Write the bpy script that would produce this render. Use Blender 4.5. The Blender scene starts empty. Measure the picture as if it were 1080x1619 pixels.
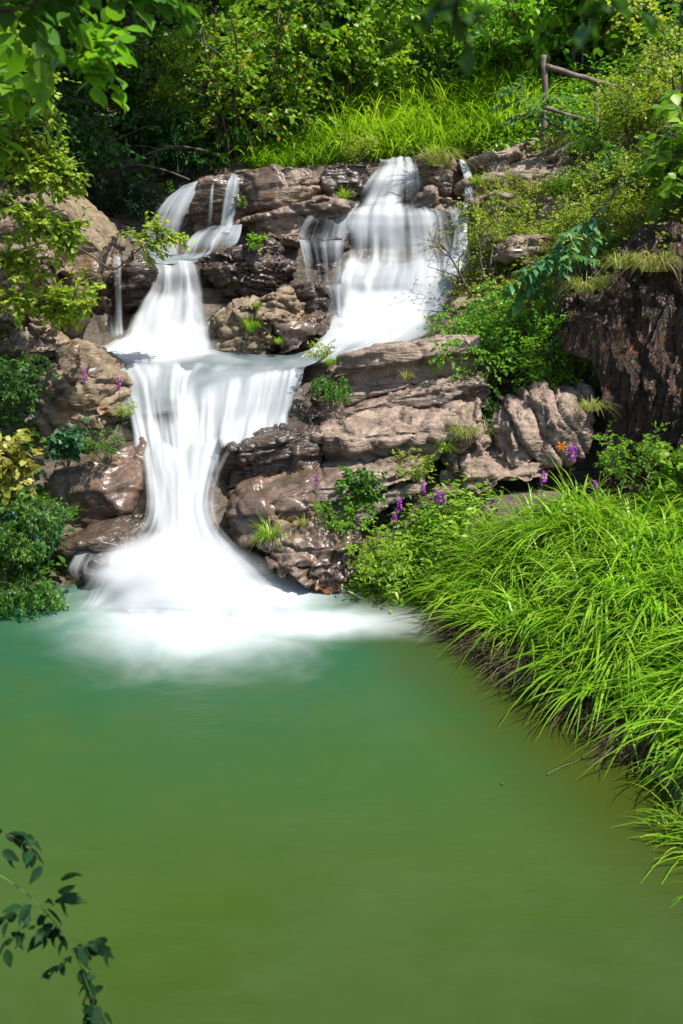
import bpy, math, random
import numpy as np
from mathutils import Vector

# ------------------------------------------------------------------ camera, light, exposure
S = bpy.context.scene
COL = S.collection
IW, IH, F = 1080.0, 1619.0, 1300.0        # photo size, focal length in photo pixels
CAMH, PITCH = 2.6, math.atan2(810 - 470, 1300.0)
cam_d = bpy.data.cameras.new("camera")
cam = bpy.data.objects.new("camera", cam_d)
COL.objects.link(cam)
cam.location = (0, 0, CAMH)
cam.rotation_euler = (math.pi / 2 - PITCH, 0, 0)
cam_d.sensor_fit = 'VERTICAL'
cam_d.sensor_height = 36.0
cam_d.lens = 36.0 * F / IH
cam_d.clip_end = 300
cam_d.dof.use_dof = True
cam_d.dof.focus_distance = 9.0
cam_d.dof.aperture_fstop = 3.2
S.camera = cam

SUN_DIR = Vector((0.40, -0.33, 0.855)).normalized()    # towards the sun
world = bpy.data.worlds.new("World")
S.world = world
world.use_nodes = True
wn = world.node_tree.nodes
sky = wn.new("ShaderNodeTexSky")
sky.sky_type = 'NISHITA'
sky.sun_disc = False
sky.sun_elevation = math.asin(SUN_DIR.z)
sky.sun_rotation = math.atan2(SUN_DIR.x, SUN_DIR.y)
wn["Background"].inputs[1].default_value = 0.15
world.node_tree.links.new(sky.outputs[0], wn["Background"].inputs[0])
sun_d = bpy.data.lights.new("sun", 'SUN')
sun_d.energy = 5.0
sun_d.angle = math.radians(0.5)
sun_d.color = (1.0, 0.95, 0.86)
sun = bpy.data.objects.new("sun", sun_d)
COL.objects.link(sun)
sun.rotation_euler = (-SUN_DIR).to_track_quat('-Z', 'Y').to_euler()
S.view_settings.view_transform = 'Standard'
S.view_settings.look = 'None'
S.view_settings.gamma = 1.0
S.view_settings.use_curve_mapping = False
S.view_settings.exposure = 0.75
S.render.engine = 'CYCLES'
S.cycles.max_bounces = 6
S.cycles.diffuse_bounces = 3
S.cycles.glossy_bounces = 2
S.cycles.transmission_bounces = 4
S.cycles.transparent_max_bounces = 12
S.cycles.caustics_reflective = False
S.cycles.caustics_refractive = False
S.cycles.sample_clamp_indirect = 4.0
S.cycles.use_denoising = True

# ------------------------------------------------------------------ helpers
CP, SP = math.cos(PITCH), math.sin(PITCH)
def P(px, py, Y):
    "world point at distance Y (metres ahead) that the photo shows at pixel px, py"
    u, v = (px - 540.0) / F, (810.0 - py) / F
    t = Y / (CP + v * SP)
    return np.array([u * t, Y, CAMH + (-SP + v * CP) * t])
def W0(px, py, z=0.0):
    u, v = (px - 540.0) / F, (810.0 - py) / F
    t = (z - CAMH) / (-SP + v * CP)
    return np.array([u * t, (CP + v * SP) * t, z])
def pxm(py, Y):
    "metres per photo pixel at row py, distance Y"
    v = (810.0 - py) / F
    return Y / (CP + v * SP) / F

def h3(i, j, k, s=0):
    x = (i.astype(np.int64) * 374761393 + j.astype(np.int64) * 668265263 + k.astype(np.int64) * 2147483647 + s * 974711) & 0xFFFFFFFF
    x = ((x ^ (x >> 13)) * 1274126177) & 0xFFFFFFFF
    x = ((x ^ (x >> 16)) * 2246822519) & 0xFFFFFFFF
    return ((x ^ (x >> 15)) & 0xFFFFFF) / float(0xFFFFFF)
def vn(p, s=0):
    f = np.floor(p); i, j, k = f[:, 0], f[:, 1], f[:, 2]
    w = p - f; w = w * w * (3 - 2 * w)
    r = 0
    for a in (0, 1):
        wa = w[:, 0] if a else 1 - w[:, 0]
        for b in (0, 1):
            wb = w[:, 1] if b else 1 - w[:, 1]
            for c in (0, 1):
                wc = w[:, 2] if c else 1 - w[:, 2]
                r = r + wa * wb * wc * h3(i + a, j + b, k + c, s)
    return r * 2 - 1
def fbm(p, o=4, s=0, g=0.5):
    r, a = 0, 1.0
    for n in range(o):
        r = r + a * vn(p, s + n * 17); p = p * 2.03 + 11.3; a *= g
    return r
def facet(p, s=0):
    "piecewise planar steps: every Voronoi cell is a tilted plane, like broken rock; also distance to the cell wall"
    f = np.floor(p); n = len(p)
    d1 = np.full(n, 9.0); d2 = np.full(n, 9.0); val = np.zeros(n)
    for a in (-1, 0, 1):
        for b in (-1, 0, 1):
            for c in (-1, 0, 1):
                i, j, k = f[:, 0] + a, f[:, 1] + b, f[:, 2] + c
                q = np.stack([i + h3(i, j, k, s), j + h3(i, j, k, s + 1), k + h3(i, j, k, s + 2)], 1)
                dv = p - q
                d = np.sqrt((dv ** 2).sum(1))
                nv = np.stack([h3(i, j, k, s + 3), h3(i, j, k, s + 4), h3(i, j, k, s + 5)], 1) * 2 - 1
                v = (dv * nv).sum(1) + (h3(i, j, k, s + 6) - .5) * 1.0
                near = d < d1
                d2 = np.where(near, d1, np.minimum(d2, d))
                val = np.where(near, v, val)
                d1 = np.where(near, d, d1)
    return val, d2 - d1

def mesh_np(name, V, faces, smooth=True):
    "faces: list of (n,k) integer arrays"
    me = bpy.data.meshes.new(name)
    V = np.asarray(V, np.float32)
    me.vertices.add(len(V)); me.vertices.foreach_set("co", V.ravel())
    loops = np.concatenate([f.ravel() for f in faces]).astype(np.int32)
    tot = np.concatenate([np.full(len(f), f.shape[1]) for f in faces]).astype(np.int32)
    start = np.concatenate([[0], np.cumsum(tot)[:-1]]).astype(np.int32)
    me.loops.add(len(loops)); me.loops.foreach_set("vertex_index", loops)
    me.polygons.add(len(tot)); me.polygons.foreach_set("loop_start", start)
    try: me.polygons.foreach_set("loop_total", tot)
    except Exception: pass
    me.polygons.foreach_set("use_smooth", np.full(len(tot), smooth))
    me.update(calc_edges=True); me.validate()
    return me
def link(name, me, mat=None, parent=None, loc=(0, 0, 0)):
    o = bpy.data.objects.new(name, me)
    COL.objects.link(o)
    if mat is not None and me is not None and not me.materials: me.materials.append(mat)
    o.parent = parent
    o.location = loc
    return o
def tag(o, label=None, cat=None, group=None, kind=None):
    if label: o["label"] = label
    if cat: o["category"] = cat
    if group: o["group"] = group
    if kind: o["kind"] = kind
    return o
def copy_tree(o, parent=None):
    c = o.copy(); COL.objects.link(c); c.parent = parent
    for ch in list(o.children): copy_tree(ch, c)
    return c
def recentre(V):
    "origin at the base of the thing"
    c = np.array([(V[:, 0].min() + V[:, 0].max()) / 2, (V[:, 1].min() + V[:, 1].max()) / 2, V[:, 2].min()])
    return V - c, tuple(c)

# ------------------------------------------------------------------ materials
class NT:
    def __init__(s, name):
        s.m = bpy.data.materials.new(name); s.m.use_nodes = True
        s.t = s.m.node_tree; s.n = s.t.nodes; s.n.clear()
        s.out = s.n.new("ShaderNodeOutputMaterial")
    def new(s, ty, **k):
        n = s.n.new("ShaderNode" + ty)
        for a, b in k.items(): setattr(n, a, b)
        return n
    def l(s, a, b): s.t.links.new(a, b)
    def inp(s, n, key, v):
        if v is None: return
        if isinstance(v, bpy.types.NodeSocket): s.l(v, n.inputs[key])
        else: n.inputs[key].default_value = v
    def math(s, op, a, b=0.0, clamp=False):
        n = s.new("Math", operation=op, use_clamp=clamp); s.inp(n, 0, a); s.inp(n, 1, b); return n.outputs[0]
    def noise(s, vec, scale, detail=4, rough=.55, dist=0.0):
        n = s.new("TexNoise"); s.inp(n, "Vector", vec); s.inp(n, "Scale", scale); s.inp(n, "Detail", detail)
        s.inp(n, "Roughness", rough); s.inp(n, "Distortion", dist); return n.outputs["Fac"]
    def mapping(s, vec, scale=(1, 1, 1), rot=(0, 0, 0), loc=(0, 0, 0)):
        n = s.new("Mapping"); s.l(vec, n.inputs[0]); n.inputs["Scale"].default_value = scale
        n.inputs["Rotation"].default_value = rot; n.inputs["Location"].default_value = loc; return n.outputs[0]
    def ramp(s, fac, stops, interp='LINEAR'):
        n = s.new("ValToRGB"); s.l(fac, n.inputs[0]); cr = n.color_ramp; cr.interpolation = interp
        while len(cr.elements) < len(stops): cr.elements.new(0.5)
        for e, (p, c) in zip(cr.elements, stops):
            e.position = p; e.color = (*c, 1) if isinstance(c, tuple) else (c, c, c, 1)
        return n.outputs[0]
    def mix(s, f, a, b, mode='MIX'):
        n = s.new("Mix", data_type='RGBA', blend_type=mode)
        s.inp(n, 0, f); s.inp(n, 6, a if not isinstance(a, tuple) else (*a, 1)); s.inp(n, 7, b if not isinstance(b, tuple) else (*b, 1))
        return n.outputs[2]
    def range(s, v, a, b, c=0.0, d=1.0, sm=False):
        n = s.new("MapRange"); n.interpolation_type = 'SMOOTHSTEP' if sm else 'LINEAR'
        s.inp(n, 0, v); s.inp(n, 1, a); s.inp(n, 2, b); s.inp(n, 3, c); s.inp(n, 4, d); return n.outputs[0]

def cvv(t, st, pos):
    "bedding coordinates bent a little so that joints do not run dead straight"
    nz = t.new("TexNoise"); nz.inputs["Scale"].default_value = 3.0; t.l(pos, nz.inputs["Vector"])
    sc = t.new("VectorMath", operation='SCALE'); t.l(nz.outputs["Color"], sc.inputs[0]); sc.inputs["Scale"].default_value = .45
    cv = t.new("VectorMath", operation='ADD'); t.l(st, cv.inputs[0]); t.l(sc.outputs[0], cv.inputs[1]); return cv.outputs[0]
def rock_mat(name, c1, c2, c3, rough=.75, wet=0.0, orange=0.0, moss=0.0, tilt=(0.12, 0.1, 0), aniso=(1, 1, 4), bump=.5, stain=.5, crk=.25, fineb=.22):
    t = NT(name)
    pos = t.new("NewGeometry").outputs["Position"]
    nor = t.new("NewGeometry").outputs["Normal"]
    st = t.mapping(pos, aniso, tilt)
    big = t.noise(pos, 1.7, 5, .6)
    band = t.noise(st, 3.2, 6, .65, .4)
    fine = t.noise(pos, 38, 5, .7)
    mid = t.noise(pos, 9, 6, .65)
    col = t.ramp(band, [(.28, c3), (.46, c1), (.62, c2), (.8, c1)])
    col = t.mix(t.range(big, .4, .65), col, t.mix(.5, col, c2), 'MIX')
    col = t.mix(t.range(mid, .52, .72, 0, stain), col, c3)
    sp = t.range(fine, .35, .7, .6, 1.35)
    hs = t.new("HueSaturation"); t.inp(hs, "Value", sp); t.l(col, hs.inputs["Color"]); col = hs.outputs[0]
    # pale mineral veins
    vein = t.noise(t.mapping(pos, (aniso[0], aniso[1], aniso[2] * 1.6), tilt), 5.0, 3, .5, 1.5)
    vf = t.math('SUBTRACT', 1.0, t.range(t.math('ABSOLUTE', t.math('SUBTRACT', vein, .5)), 0.0, .012))
    col = t.mix(t.math('MULTIPLY', vf, .35), col, (.42, .34, .29))
    if orange:
        of = t.range(t.noise(pos, 4.5, 5, .6, .3), .62 - .3 * orange, .8 - .25 * orange, 0, .85)
        col = t.mix(of, col, (.26, .105, .035))
    if moss:
        sx = t.new("SeparateXYZ"); t.l(nor, sx.inputs[0])
        mf = t.math('MULTIPLY', t.range(sx.outputs[2], .1, .8), t.range(t.noise(pos, 3.4, 6, .7), .62 - .22 * moss, .75 - .2 * moss))
        mc = t.mix(fine, (.035, .055, .012), (.11, .12, .03))
        col = t.mix(t.math('MULTIPLY', mf, .85), col, mc)
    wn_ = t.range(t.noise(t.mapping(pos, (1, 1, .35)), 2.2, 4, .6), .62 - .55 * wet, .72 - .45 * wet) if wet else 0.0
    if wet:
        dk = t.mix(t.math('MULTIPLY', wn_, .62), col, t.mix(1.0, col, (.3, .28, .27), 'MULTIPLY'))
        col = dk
    b = t.new("BsdfPrincipled")
    t.l(col, b.inputs["Base Color"])
    r = t.math('ADD', rough, t.math('MULTIPLY', t.math('SUBTRACT', mid, .5), .35))
    if wet: r = t.math('SUBTRACT', r, t.math('MULTIPLY', wn_, .42))
    t.l(t.math('MAXIMUM', r, .30), b.inputs["Roughness"])
    b.inputs["Specular IOR Level"].default_value = .45
    fv = t.new("TexVoronoi", feature='F1'); t.l(cvv(t, st, pos), fv.inputs["Vector"]); fv.inputs["Scale"].default_value = 6.5; fv.inputs["Randomness"].default_value = 1.0
    hgt = t.math('ADD', t.math('MULTIPLY', band, .6), t.math('MULTIPLY', mid, .4))
    hgt = t.math('ADD', hgt, t.math('MULTIPLY', fv.outputs["Distance"], .7))
    hgt = t.math('ADD', hgt, t.math('MULTIPLY', fine, fineb))
    crack = t.new("TexVoronoi", feature='DISTANCE_TO_EDGE')
    t.l(cvv(t, st, pos), crack.inputs["Vector"]); crack.inputs["Scale"].default_value = 2.6
    ck = t.range(crack.outputs["Distance"], 0.0, .05)
    hgt = t.math('ADD', hgt, t.math('MULTIPLY', ck, crk))
    bp = t.new("Bump"); bp.inputs["Strength"].default_value = bump; bp.inputs["Distance"].default_value = .05
    t.l(hgt, bp.inputs["Height"]); t.l(bp.outputs[0], b.inputs["Normal"])
    t.l(b.outputs[0], t.out.inputs[0])
    return t.m

ROCK_PINK = rock_mat("rock_pink_brown", (.215, .15, .112), (.31, .23, .175), (.06, .042, .031), .8, wet=.2, moss=.25, stain=.85, bump=.34, fineb=.12, aniso=(1, 1, 5))
ROCK_LEDGE = rock_mat("rock_ledge", (.20, .14, .108), (.30, .225, .175), (.052, .037, .029), .78, wet=.3, moss=.25, stain=.85, tilt=(.1, .2, 0), bump=.34, fineb=.12, aniso=(1, 1, 6))
ROCK_BROWN = rock_mat("rock_brown", (.17, .12, .085), (.25, .18, .13), (.06, .043, .032), .66, wet=.35, orange=.08, moss=.35, bump=.35, fineb=.12)
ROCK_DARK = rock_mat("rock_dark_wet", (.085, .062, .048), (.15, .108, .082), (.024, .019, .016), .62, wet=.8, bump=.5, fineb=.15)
ROCK_ORANGE = rock_mat("rock_orange", (.15, .105, .078), (.24, .17, .13), (.05, .037, .029), .6, wet=.5, orange=.3, moss=.3, aniso=(1, 1, 2.2), bump=.28, fineb=.1)
ROCK_LEFT = rock_mat("rock_tan", (.165, .118, .074), (.25, .185, .12), (.05, .035, .025), .75, wet=.15, orange=.12, moss=.5, bump=.35, fineb=.14)
ROCK_CLIFF = rock_mat("rock_cliff_wet", (.036, .021, .013), (.14, .068, .030), (.006, .005, .0045), .36, wet=.9, orange=.2, fineb=.7, tilt=(0, .06, 0), aniso=(5, 4, .55), bump=1.0, stain=.8)
SOIL = rock_mat("hill_soil", (.065, .05, .034), (.11, .085, .06), (.018, .014, .011), .85, wet=.3, moss=.3, aniso=(1, 1, 3), crk=0)

# ------------------------------------------------------------------ terrain
CT = []   # control points (x, y, z)
def cpt(px, py, Y, dz=-.12):
    p = P(px, py, Y); CT.append((p[0], p[1], p[2] + dz))
for a in [  # left bank
    (0, 960, 6.7), (90, 900, 7.3), (130, 800, 8.0), (120, 640, 8.9), (100, 560, 9.5), (60, 460, 10.2), (100, 380, 10.7), (0, 330, 10.8), (-150, 700, 7.5), (-150, 400, 9.5), (-200, 200, 11),
    (150, 545, 10.3), (160, 500, 10.9),
    # main stream
    (270, 870, 7.5), (280, 760, 8.0), (280, 700, 8.5), (330, 690, 8.9), (420, 690, 9.0), (300, 600, 9.6), (430, 590, 9.3), (280, 550, 10.5), (220, 480, 11.0), (280, 440, 11.1), (260, 410, 11.8), (310, 400, 12.4),
    (330, 290, 13.0), (450, 275, 13.0), (400, 400, 11.8), (400, 480, 11.0), (390, 560, 10.5),
    (470, 450, 11.5), (480, 350, 12.3), (550, 270, 13.0),
    # right fall
    (600, 540, 10.5), (600, 450, 11.4), (620, 380, 12.0), (640, 320, 12.7), (635, 262, 13.2), (700, 440, 11.4), (720, 350, 12.3), (730, 270, 13.0),
    # right ledges
    (640, 955, 7.0), (560, 950, 7.1), (480, 880, 7.7), (600, 850, 7.8), (560, 770, 8.4), (640, 760, 8.4), (560, 680, 9.1), (680, 680, 9.0), (600, 620, 9.6), (700, 560, 9.8), (620, 545, 10.3),
    # right slope
    (720, 760, 8.2), (850, 740, 8.1), (800, 650, 9.2), (900, 620, 9.0), (770, 560, 9.8), (800, 480, 10.4), (720, 460, 10.6), (800, 400, 11.0), (760, 320, 12.0), (850, 300, 12.1), (900, 400, 9.6), (900, 340, 11.0), (950, 250, 12.3), (860, 220, 13.2), (780, 245, 13.1),
    (960, 560, 8.8), (1000, 420, 9.0), (1080, 420, 8.4), (1080, 600, 8.2), (1050, 300, 10.0), (1080, 220, 11.0), (1250, 500, 7.5), (1250, 250, 9.5), (960, 740, 8.3), (1100, 740, 7.7),
    (1000, 160, 13.6), (900, 150, 14.2),
]: cpt(*a)
for a in [(700, 920, 6.9), (850, 860, 6.5), (1000, 900, 5.6), (950, 1000, 5.2), (1060, 1100, 4.6), (900, 780, 7.3), (1080, 780, 6.8), (1200, 900, 5.6), (1200, 1100, 4.2), (620, 900, 7.3), (800, 960, 6.1)]: cpt(*a, dz=-.05)
# flat tops behind the lips, then rising wooded slopes
for a in [(330, 265, 14.2), (250, 300, 14.0), (150, 320, 13.2), (450, 255, 14.2), (560, 250, 14.2), (640, 245, 14.4), (730, 240, 14.2),
          (200, 180, 16), (350, 150, 16.5), (500, 130, 16.5), (640, 130, 17), (760, 130, 16.5), (880, 80, 16.5), (1000, 60, 16), (50, 200, 14.5),
          (100, 30, 18.5), (300, -10, 19.5), (540, -10, 20), (760, -10, 20), (980, -40, 19), (1250, 50, 13), (-250, 0, 15),
          (0, -150, 24), (540, -150, 25), (1080, -180, 24)]: cpt(*a, dz=0)
# shore line (z slightly under the water) and pool bed
for a in [(540, 950), (620, 970), (700, 1010), (780, 1060), (850, 1100), (950, 1170), (1010, 1225), (1065, 1300), (0, 968), (-120, 990)]:
    p = W0(*a); CT.append((p[0], p[1], -.06))
for x, y, z in [(1.9, 3.0, 0), (1.9, 2.0, .1), (1.8, 1.0, .2), (2.6, 3.0, .7), (2.6, 1.5, .9), (4, 3, 1.6), (4, 0, 1.6), (6, 4, 3), (6, 8, 5), (0, 0, .9), (-1, .4, .6), (1, .4, .7), (0, -1.5, 1.0), (0, 1.3, -.2), (-1.5, 1.5, -.3),
                (-3, 3, -.5), (-4.2, 4, .2), (-4.2, 2, .2), (-5, 6, 1.2), (-6, 3, 1.5), (-6, 0, 1.5), (-7, 9, 4.5), (-4.5, 7.2, .6), (0, -5, 1.4), (5, -4, 2), (-5, -4, 1.8),
                (0, 3, -.7), (-2, 4, -.8), (0, 5, -.8), (-1.5, 6.3, -.6), (0.6, 5.6, -.5), (-2.8, 5.6, -.6), (-1.4, 6.9, -.2)]:
    CT.append((x, y, z))
CT = np.array(CT)
def _rbf_fit(C):
    n = len(C); X = C[:, :2]
    D = np.sqrt(((X[:, None] - X[None]) ** 2).sum(-1) + .04)
    A = np.zeros((n + 3, n + 3)); A[:n, :n] = D + np.eye(n) * -.02
    A[:n, n] = 1; A[:n, n + 1:] = X; A[n, :n] = 1; A[n + 1:, :n] = X.T
    return np.linalg.solve(A, np.concatenate([C[:, 2], np.zeros(3)]))
_w = _rbf_fit(CT)
def ground0(x, y):
    x = np.asarray(x, float); y = np.asarray(y, float)
    sh = x.shape; x = x.ravel(); y = y.ravel()
    D = np.sqrt((x[:, None] - CT[None, :, 0]) ** 2 + (y[:, None] - CT[None, :, 1]) ** 2 + .04)
    n = len(CT)
    return (D @ _w[:n] + _w[n] + _w[n + 1] * x + _w[n + 2] * y).reshape(sh)
def ground(x, y):
    z = ground0(x, y)
    p = np.stack([np.ravel(x) * 1.1, np.ravel(y) * 1.1, np.zeros(np.size(x))], 1)
    d = fbm(p, 4, 5).reshape(np.shape(z)) * .10
    # tilted bedding: terraces the hill into ledges
    s = z - .10 * np.asarray(x) + .15 * np.asarray(y) + d
    T = .24
    k = np.floor(s / T); f = s / T - k
    st = (k + np.clip((f - .62) / .38, 0, 1) ** 1.0) * T
    am = np.clip((z - .1) / .4, 0, .75)
    return z + d * .6 + am * (st - s) 
def terrain():
    xs = np.concatenate([np.linspace(-40, -7, 30)[:-1], np.linspace(-7, 7, 240), np.linspace(7, 40, 30)[1:]])
    ys = np.concatenate([np.linspace(-30, 2, 30)[:-1], np.linspace(2, 15, 240), np.linspace(15, 26, 60)[1:], np.linspace(26, 70, 20)[1:]])
    X, Y = np.meshgrid(xs, ys)
    Z = ground(X, Y)
    far = np.clip((np.hypot(X, Y - 8) - 18) / 30, 0, 1)
    V = np.stack([X.ravel(), Y.ravel(), Z.ravel()], 1)
    ny, nx = X.shape
    i = np.arange(ny * nx).reshape(ny, nx)
    Fc = np.stack([i[:-1, :-1].ravel(), i[:-1, 1:].ravel(), i[1:, 1:].ravel(), i[1:, :-1].ravel()], 1)
    o = link("hillside", mesh_np("hillside", V, [Fc]), SOIL)
    tag(o, "dark earthy hillside with rock ledges under the plants", None, None, "structure")
terrain()

# ------------------------------------------------------------------ water
def water_mat(name, ca, cb, rough=.45, trans=.3, su=9.0, sv=.55, soft=.42, white=.5):
    t = NT(name)
    uv = t.new("UVMap").outputs[0]
    a = t.new("Attribute", attribute_name="cover").outputs["Fac"]
    s1 = t.noise(t.mapping(uv, (su, sv, 1)), 1.0, 2, .45, .35)
    s2 = t.noise(t.mapping(uv, (su * 2.7, sv * 1.2, 1)), 1.0, 1, .5, .1)
    s = t.range(t.math('ADD', t.math('MULTIPLY', s1, .82), t.math('MULTIPLY', s2, .18)), .25, .75)
    th = t.math('SUBTRACT', 1.0, a)
    lo = t.math('SUBTRACT', t.math('MULTIPLY', th, 1.0 + soft), soft)
    al = t.range(t.math('SUBTRACT', s, lo), 0.0, soft, sm=True)
    al = t.math('MULTIPLY', al, t.math('MULTIPLY', a, 8.0, clamp=True))
    col = t.mix(t.range(s, .5 - white * .5, 1.0 - white * .4), ca, cb)
    b = t.new("BsdfPrincipled"); t.l(col, b.inputs["Base Color"]); b.inputs["Roughness"].default_value = rough
    b.inputs["Specular IOR Level"].default_value = .3
    tr = t.new("BsdfTranslucent"); t.l(col, tr.inputs[0])
    m = t.new("MixShader"); m.inputs[0].default_value = trans; t.l(b.outputs[0], m.inputs[1]); t.l(tr.outputs[0], m.inputs[2])
    tp = t.new("BsdfTransparent")
    m2 = t.new("MixShader"); t.l(al, m2.inputs[0]); t.l(tp.outputs[0], m2.inputs[1]); t.l(m.outputs[0], m2.inputs[2])
    t.l(m2.outputs[0], t.out.inputs[0])
    return t.m
WHITE = water_mat("white_water", (.34, .38, .41), (.74, .76, .78), trans=.5, su=5.0, sv=.35, soft=1.0, white=.8)
SPRAY = water_mat("spray", (.64, .67, .69), (.76, .78, .80), rough=.8, trans=.5, su=1.1, sv=1.1, soft=1.6, white=.5)
VEIL = water_mat("thin_veil", (.30, .335, .365), (.56, .59, .61), trans=.45, su=8, sv=.35, soft=1.0)
MILK = water_mat("milky_stream", (.06, .09, .088), (.22, .25, .26), rough=.3, trans=.1, su=1.6, sv=1.6, soft=.6, white=.9)

def crom(A, n):
    A = np.asarray(A, float); m = len(A)
    t = np.linspace(0, m - 1, n); i = np.clip(np.floor(t).astype(int), 0, m - 2); f = (t - i)
    f = f.reshape((-1,) + (1,) * (A.ndim - 1))
    p0 = A[np.maximum(i - 1, 0)]; p1 = A[i]; p2 = A[i + 1]; p3 = A[np.minimum(i + 2, m - 1)]
    return .5 * (2 * p1 + (p2 - p0) * f + (2 * p0 - 5 * p1 + 4 * p2 - p3) * f ** 2 + (3 * p1 - p0 - 3 * p2 + p3) * f ** 3)
def water(name, label, rows, mat, nu=90, nv=140, ef=.12, top=.03, bot=.12, amp=.03, ku=7, kv=.8, seed=0, cloud=.3):
    "rows run down the flow; a row is (points left to right, density)"
    R, Dn = [], []
    for pts, d in rows:
        w = np.array([P(*q) for q in pts])
        R.append(crom(w, 24) if len(w) > 2 else np.linspace(w[0], w[1], 24))
        d = np.atleast_1d(np.asarray(d, float))
        Dn.append(np.interp(np.linspace(0, 1, 24), np.linspace(0, 1, len(d)), d) if len(d) > 1 else np.full(24, d[0]))
    R = np.array(R); Dn = np.array(Dn)
    G = crom(crom(R, nv).transpose(1, 0, 2), nu).transpose(1, 0, 2)
    D = crom(crom(Dn, nv).T, nu).T
    # distances in metres along both directions
    du = np.linalg.norm(np.diff(G, axis=1), axis=2).mean(0); dv = np.linalg.norm(np.diff(G, axis=0), axis=2).mean(1)
    U = np.concatenate([[0], np.cumsum(du)]); Vv = np.concatenate([[0], np.cumsum(dv)])
    UU, VV = np.meshgrid(U, Vv)
    tu = np.gradient(G, axis=1); tv = np.gradient(G, axis=0)
    n = np.cross(tu, tv); n /= np.linalg.norm(n, axis=2, keepdims=True) + 1e-9
    n *= np.where(n[..., 1:2] > 0, -1, 1)
    q = np.stack([UU.ravel() * ku, VV.ravel() * kv, np.full(UU.size, seed * 7.7)], 1)
    h = fbm(q, 3, seed).reshape(UU.shape) + .5 * fbm(q * np.array([.35, 1.6, 1]) + 5, 2, seed + 3).reshape(UU.shape)
    G = G + n * (h * amp * .55)[..., None]
    if G[..., 2].min() < .06:   # lies on the pool where it meets it, never under it
        q = .045; dz = G[..., 2] - .012; G[..., 2] = .012 + .5 * (dz + np.sqrt(dz ** 2 + q ** 2)) - .0 * q
    u = np.linspace(0, 1, nu)[None]; v = np.linspace(0, 1, nv)[:, None]
    wob = fbm(np.stack([np.zeros(nv), Vv * 2.2, np.full(nv, seed)], 1), 3, seed + 9)[:, None] * .35 + 1
    sm = lambda x: np.clip(x, 0, 1) ** 2 * (3 - 2 * np.clip(x, 0, 1))
    e = sm(u / (ef * wob)) * sm((1 - u) / (ef * wob)) if ef else 1
    if top: e = e * sm(v / top)
    if bot: e = e * sm((1 - v) / bot)
    cl = fbm(np.stack([UU.ravel() * 1.6, VV.ravel() * 2.0, np.full(UU.size, seed * 3.3)], 1), 3, seed + 31).reshape(UU.shape)
    D = np.clip(D * e * (1 + cloud * cl), 0, 1) * (.78 if mat is VEIL else 1)
    i = np.arange(nu * nv).reshape(nv, nu)
    Fc = np.stack([i[:-1, :-1].ravel(), i[1:, :-1].ravel(), i[1:, 1:].ravel(), i[:-1, 1:].ravel()], 1)
    V = G.reshape(-1, 3); V, c = recentre(V)
    me = mesh_np(name, V, [Fc])
    at = me.attributes.new("cover", 'FLOAT', 'POINT'); at.data.foreach_set("value", D.ravel().astype(np.float32))
    uvl = me.uv_layers.new(name="UVMap")
    li = np.empty(len(me.loops), np.int32); me.loops.foreach_get("vertex_index", li)
    uvl.data.foreach_set("uv", np.stack([UU.ravel()[li] + seed * 3.1, VV.ravel()[li]], 1).astype(np.float32).ravel())
    o = link(name, me, mat, loc=c)
    tag(o, label, None, None, "structure")
    return o

# main right cascade, stepping down over ledges
RF = [
    ([(596, 250, 13.25), (630, 247, 13.3), (664, 252, 13.2)], .5),
    ([(592, 261, 12.75), (630, 259, 12.8), (668, 262, 12.75)], .6),
    ([(574, 285, 12.55), (625, 283, 12.6), (674, 285, 12.55)], [.5, .85, .6]),
    ([(556, 316, 12.52), (615, 318, 12.55), (686, 318, 12.52)], [.2, .75, .25]),
    ([(546, 330, 12.05), (612, 333, 12.1), (705, 332, 12.1)], [.6, .75, .55]),
    ([(538, 350, 11.98), (612, 355, 12.0), (714, 350, 12.0)], [.7, 1, .7]),
    ([(536, 392, 11.90), (612, 402, 11.95), (722, 392, 11.95)], [.25, .72, .3]),
    ([(534, 418, 11.40), (610, 428, 11.42), (732, 420, 11.4)], [.8, .98, .8]),
    ([(528, 440, 11.25), (604, 448, 11.26), (734, 440, 11.2)], [.8, 1, .9]),
    ([(524, 478, 11.14), (600, 486, 11.12), (722, 474, 10.97)], [.35, .7, .6]),
    ([(512, 505, 10.72), (594, 512, 10.68), (708, 500, 10.6)], [.85, 1, .95]),
    ([(500, 530, 10.42), (584, 533, 10.34), (696, 523, 10.3)], [.85, 1, .9]),
    ([(474, 558, 9.98), (540, 561, 9.95), (655, 546, 9.95)], [.8, .95, .8]),
    ([(448, 580, 9.55), (500, 580, 9.6), (600, 560, 9.7)], [.5, .7, .3]),
]
water("waterfall", "white main cascade stepping down the right side", RF, WHITE, 110, 220, ef=.2, amp=.045, ku=4.2, kv=1.3, seed=1, bot=.06)
RFm = [([(540, 430, 11.30), (610, 432, 11.3), (690, 428, 11.2)], .0), ([(530, 470, 10.98), (600, 470, 10.95), (690, 468, 10.85)], .75),
       ([(520, 510, 10.6), (600, 512, 10.55), (690, 508, 10.45)], .85), ([(490, 545, 10.15), (570, 545, 10.1), (660, 540, 10.1)], .6), ([(470, 570, 9.75), (540, 566, 9.75), (640, 555, 9.8)], .0)]
water("waterfall_spray", "soft spray at the foot of the main cascade", RFm, SPRAY, 60, 60, ef=.3, amp=.08, ku=2.2, kv=2.2, seed=21, bot=.3, top=.3)
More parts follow.
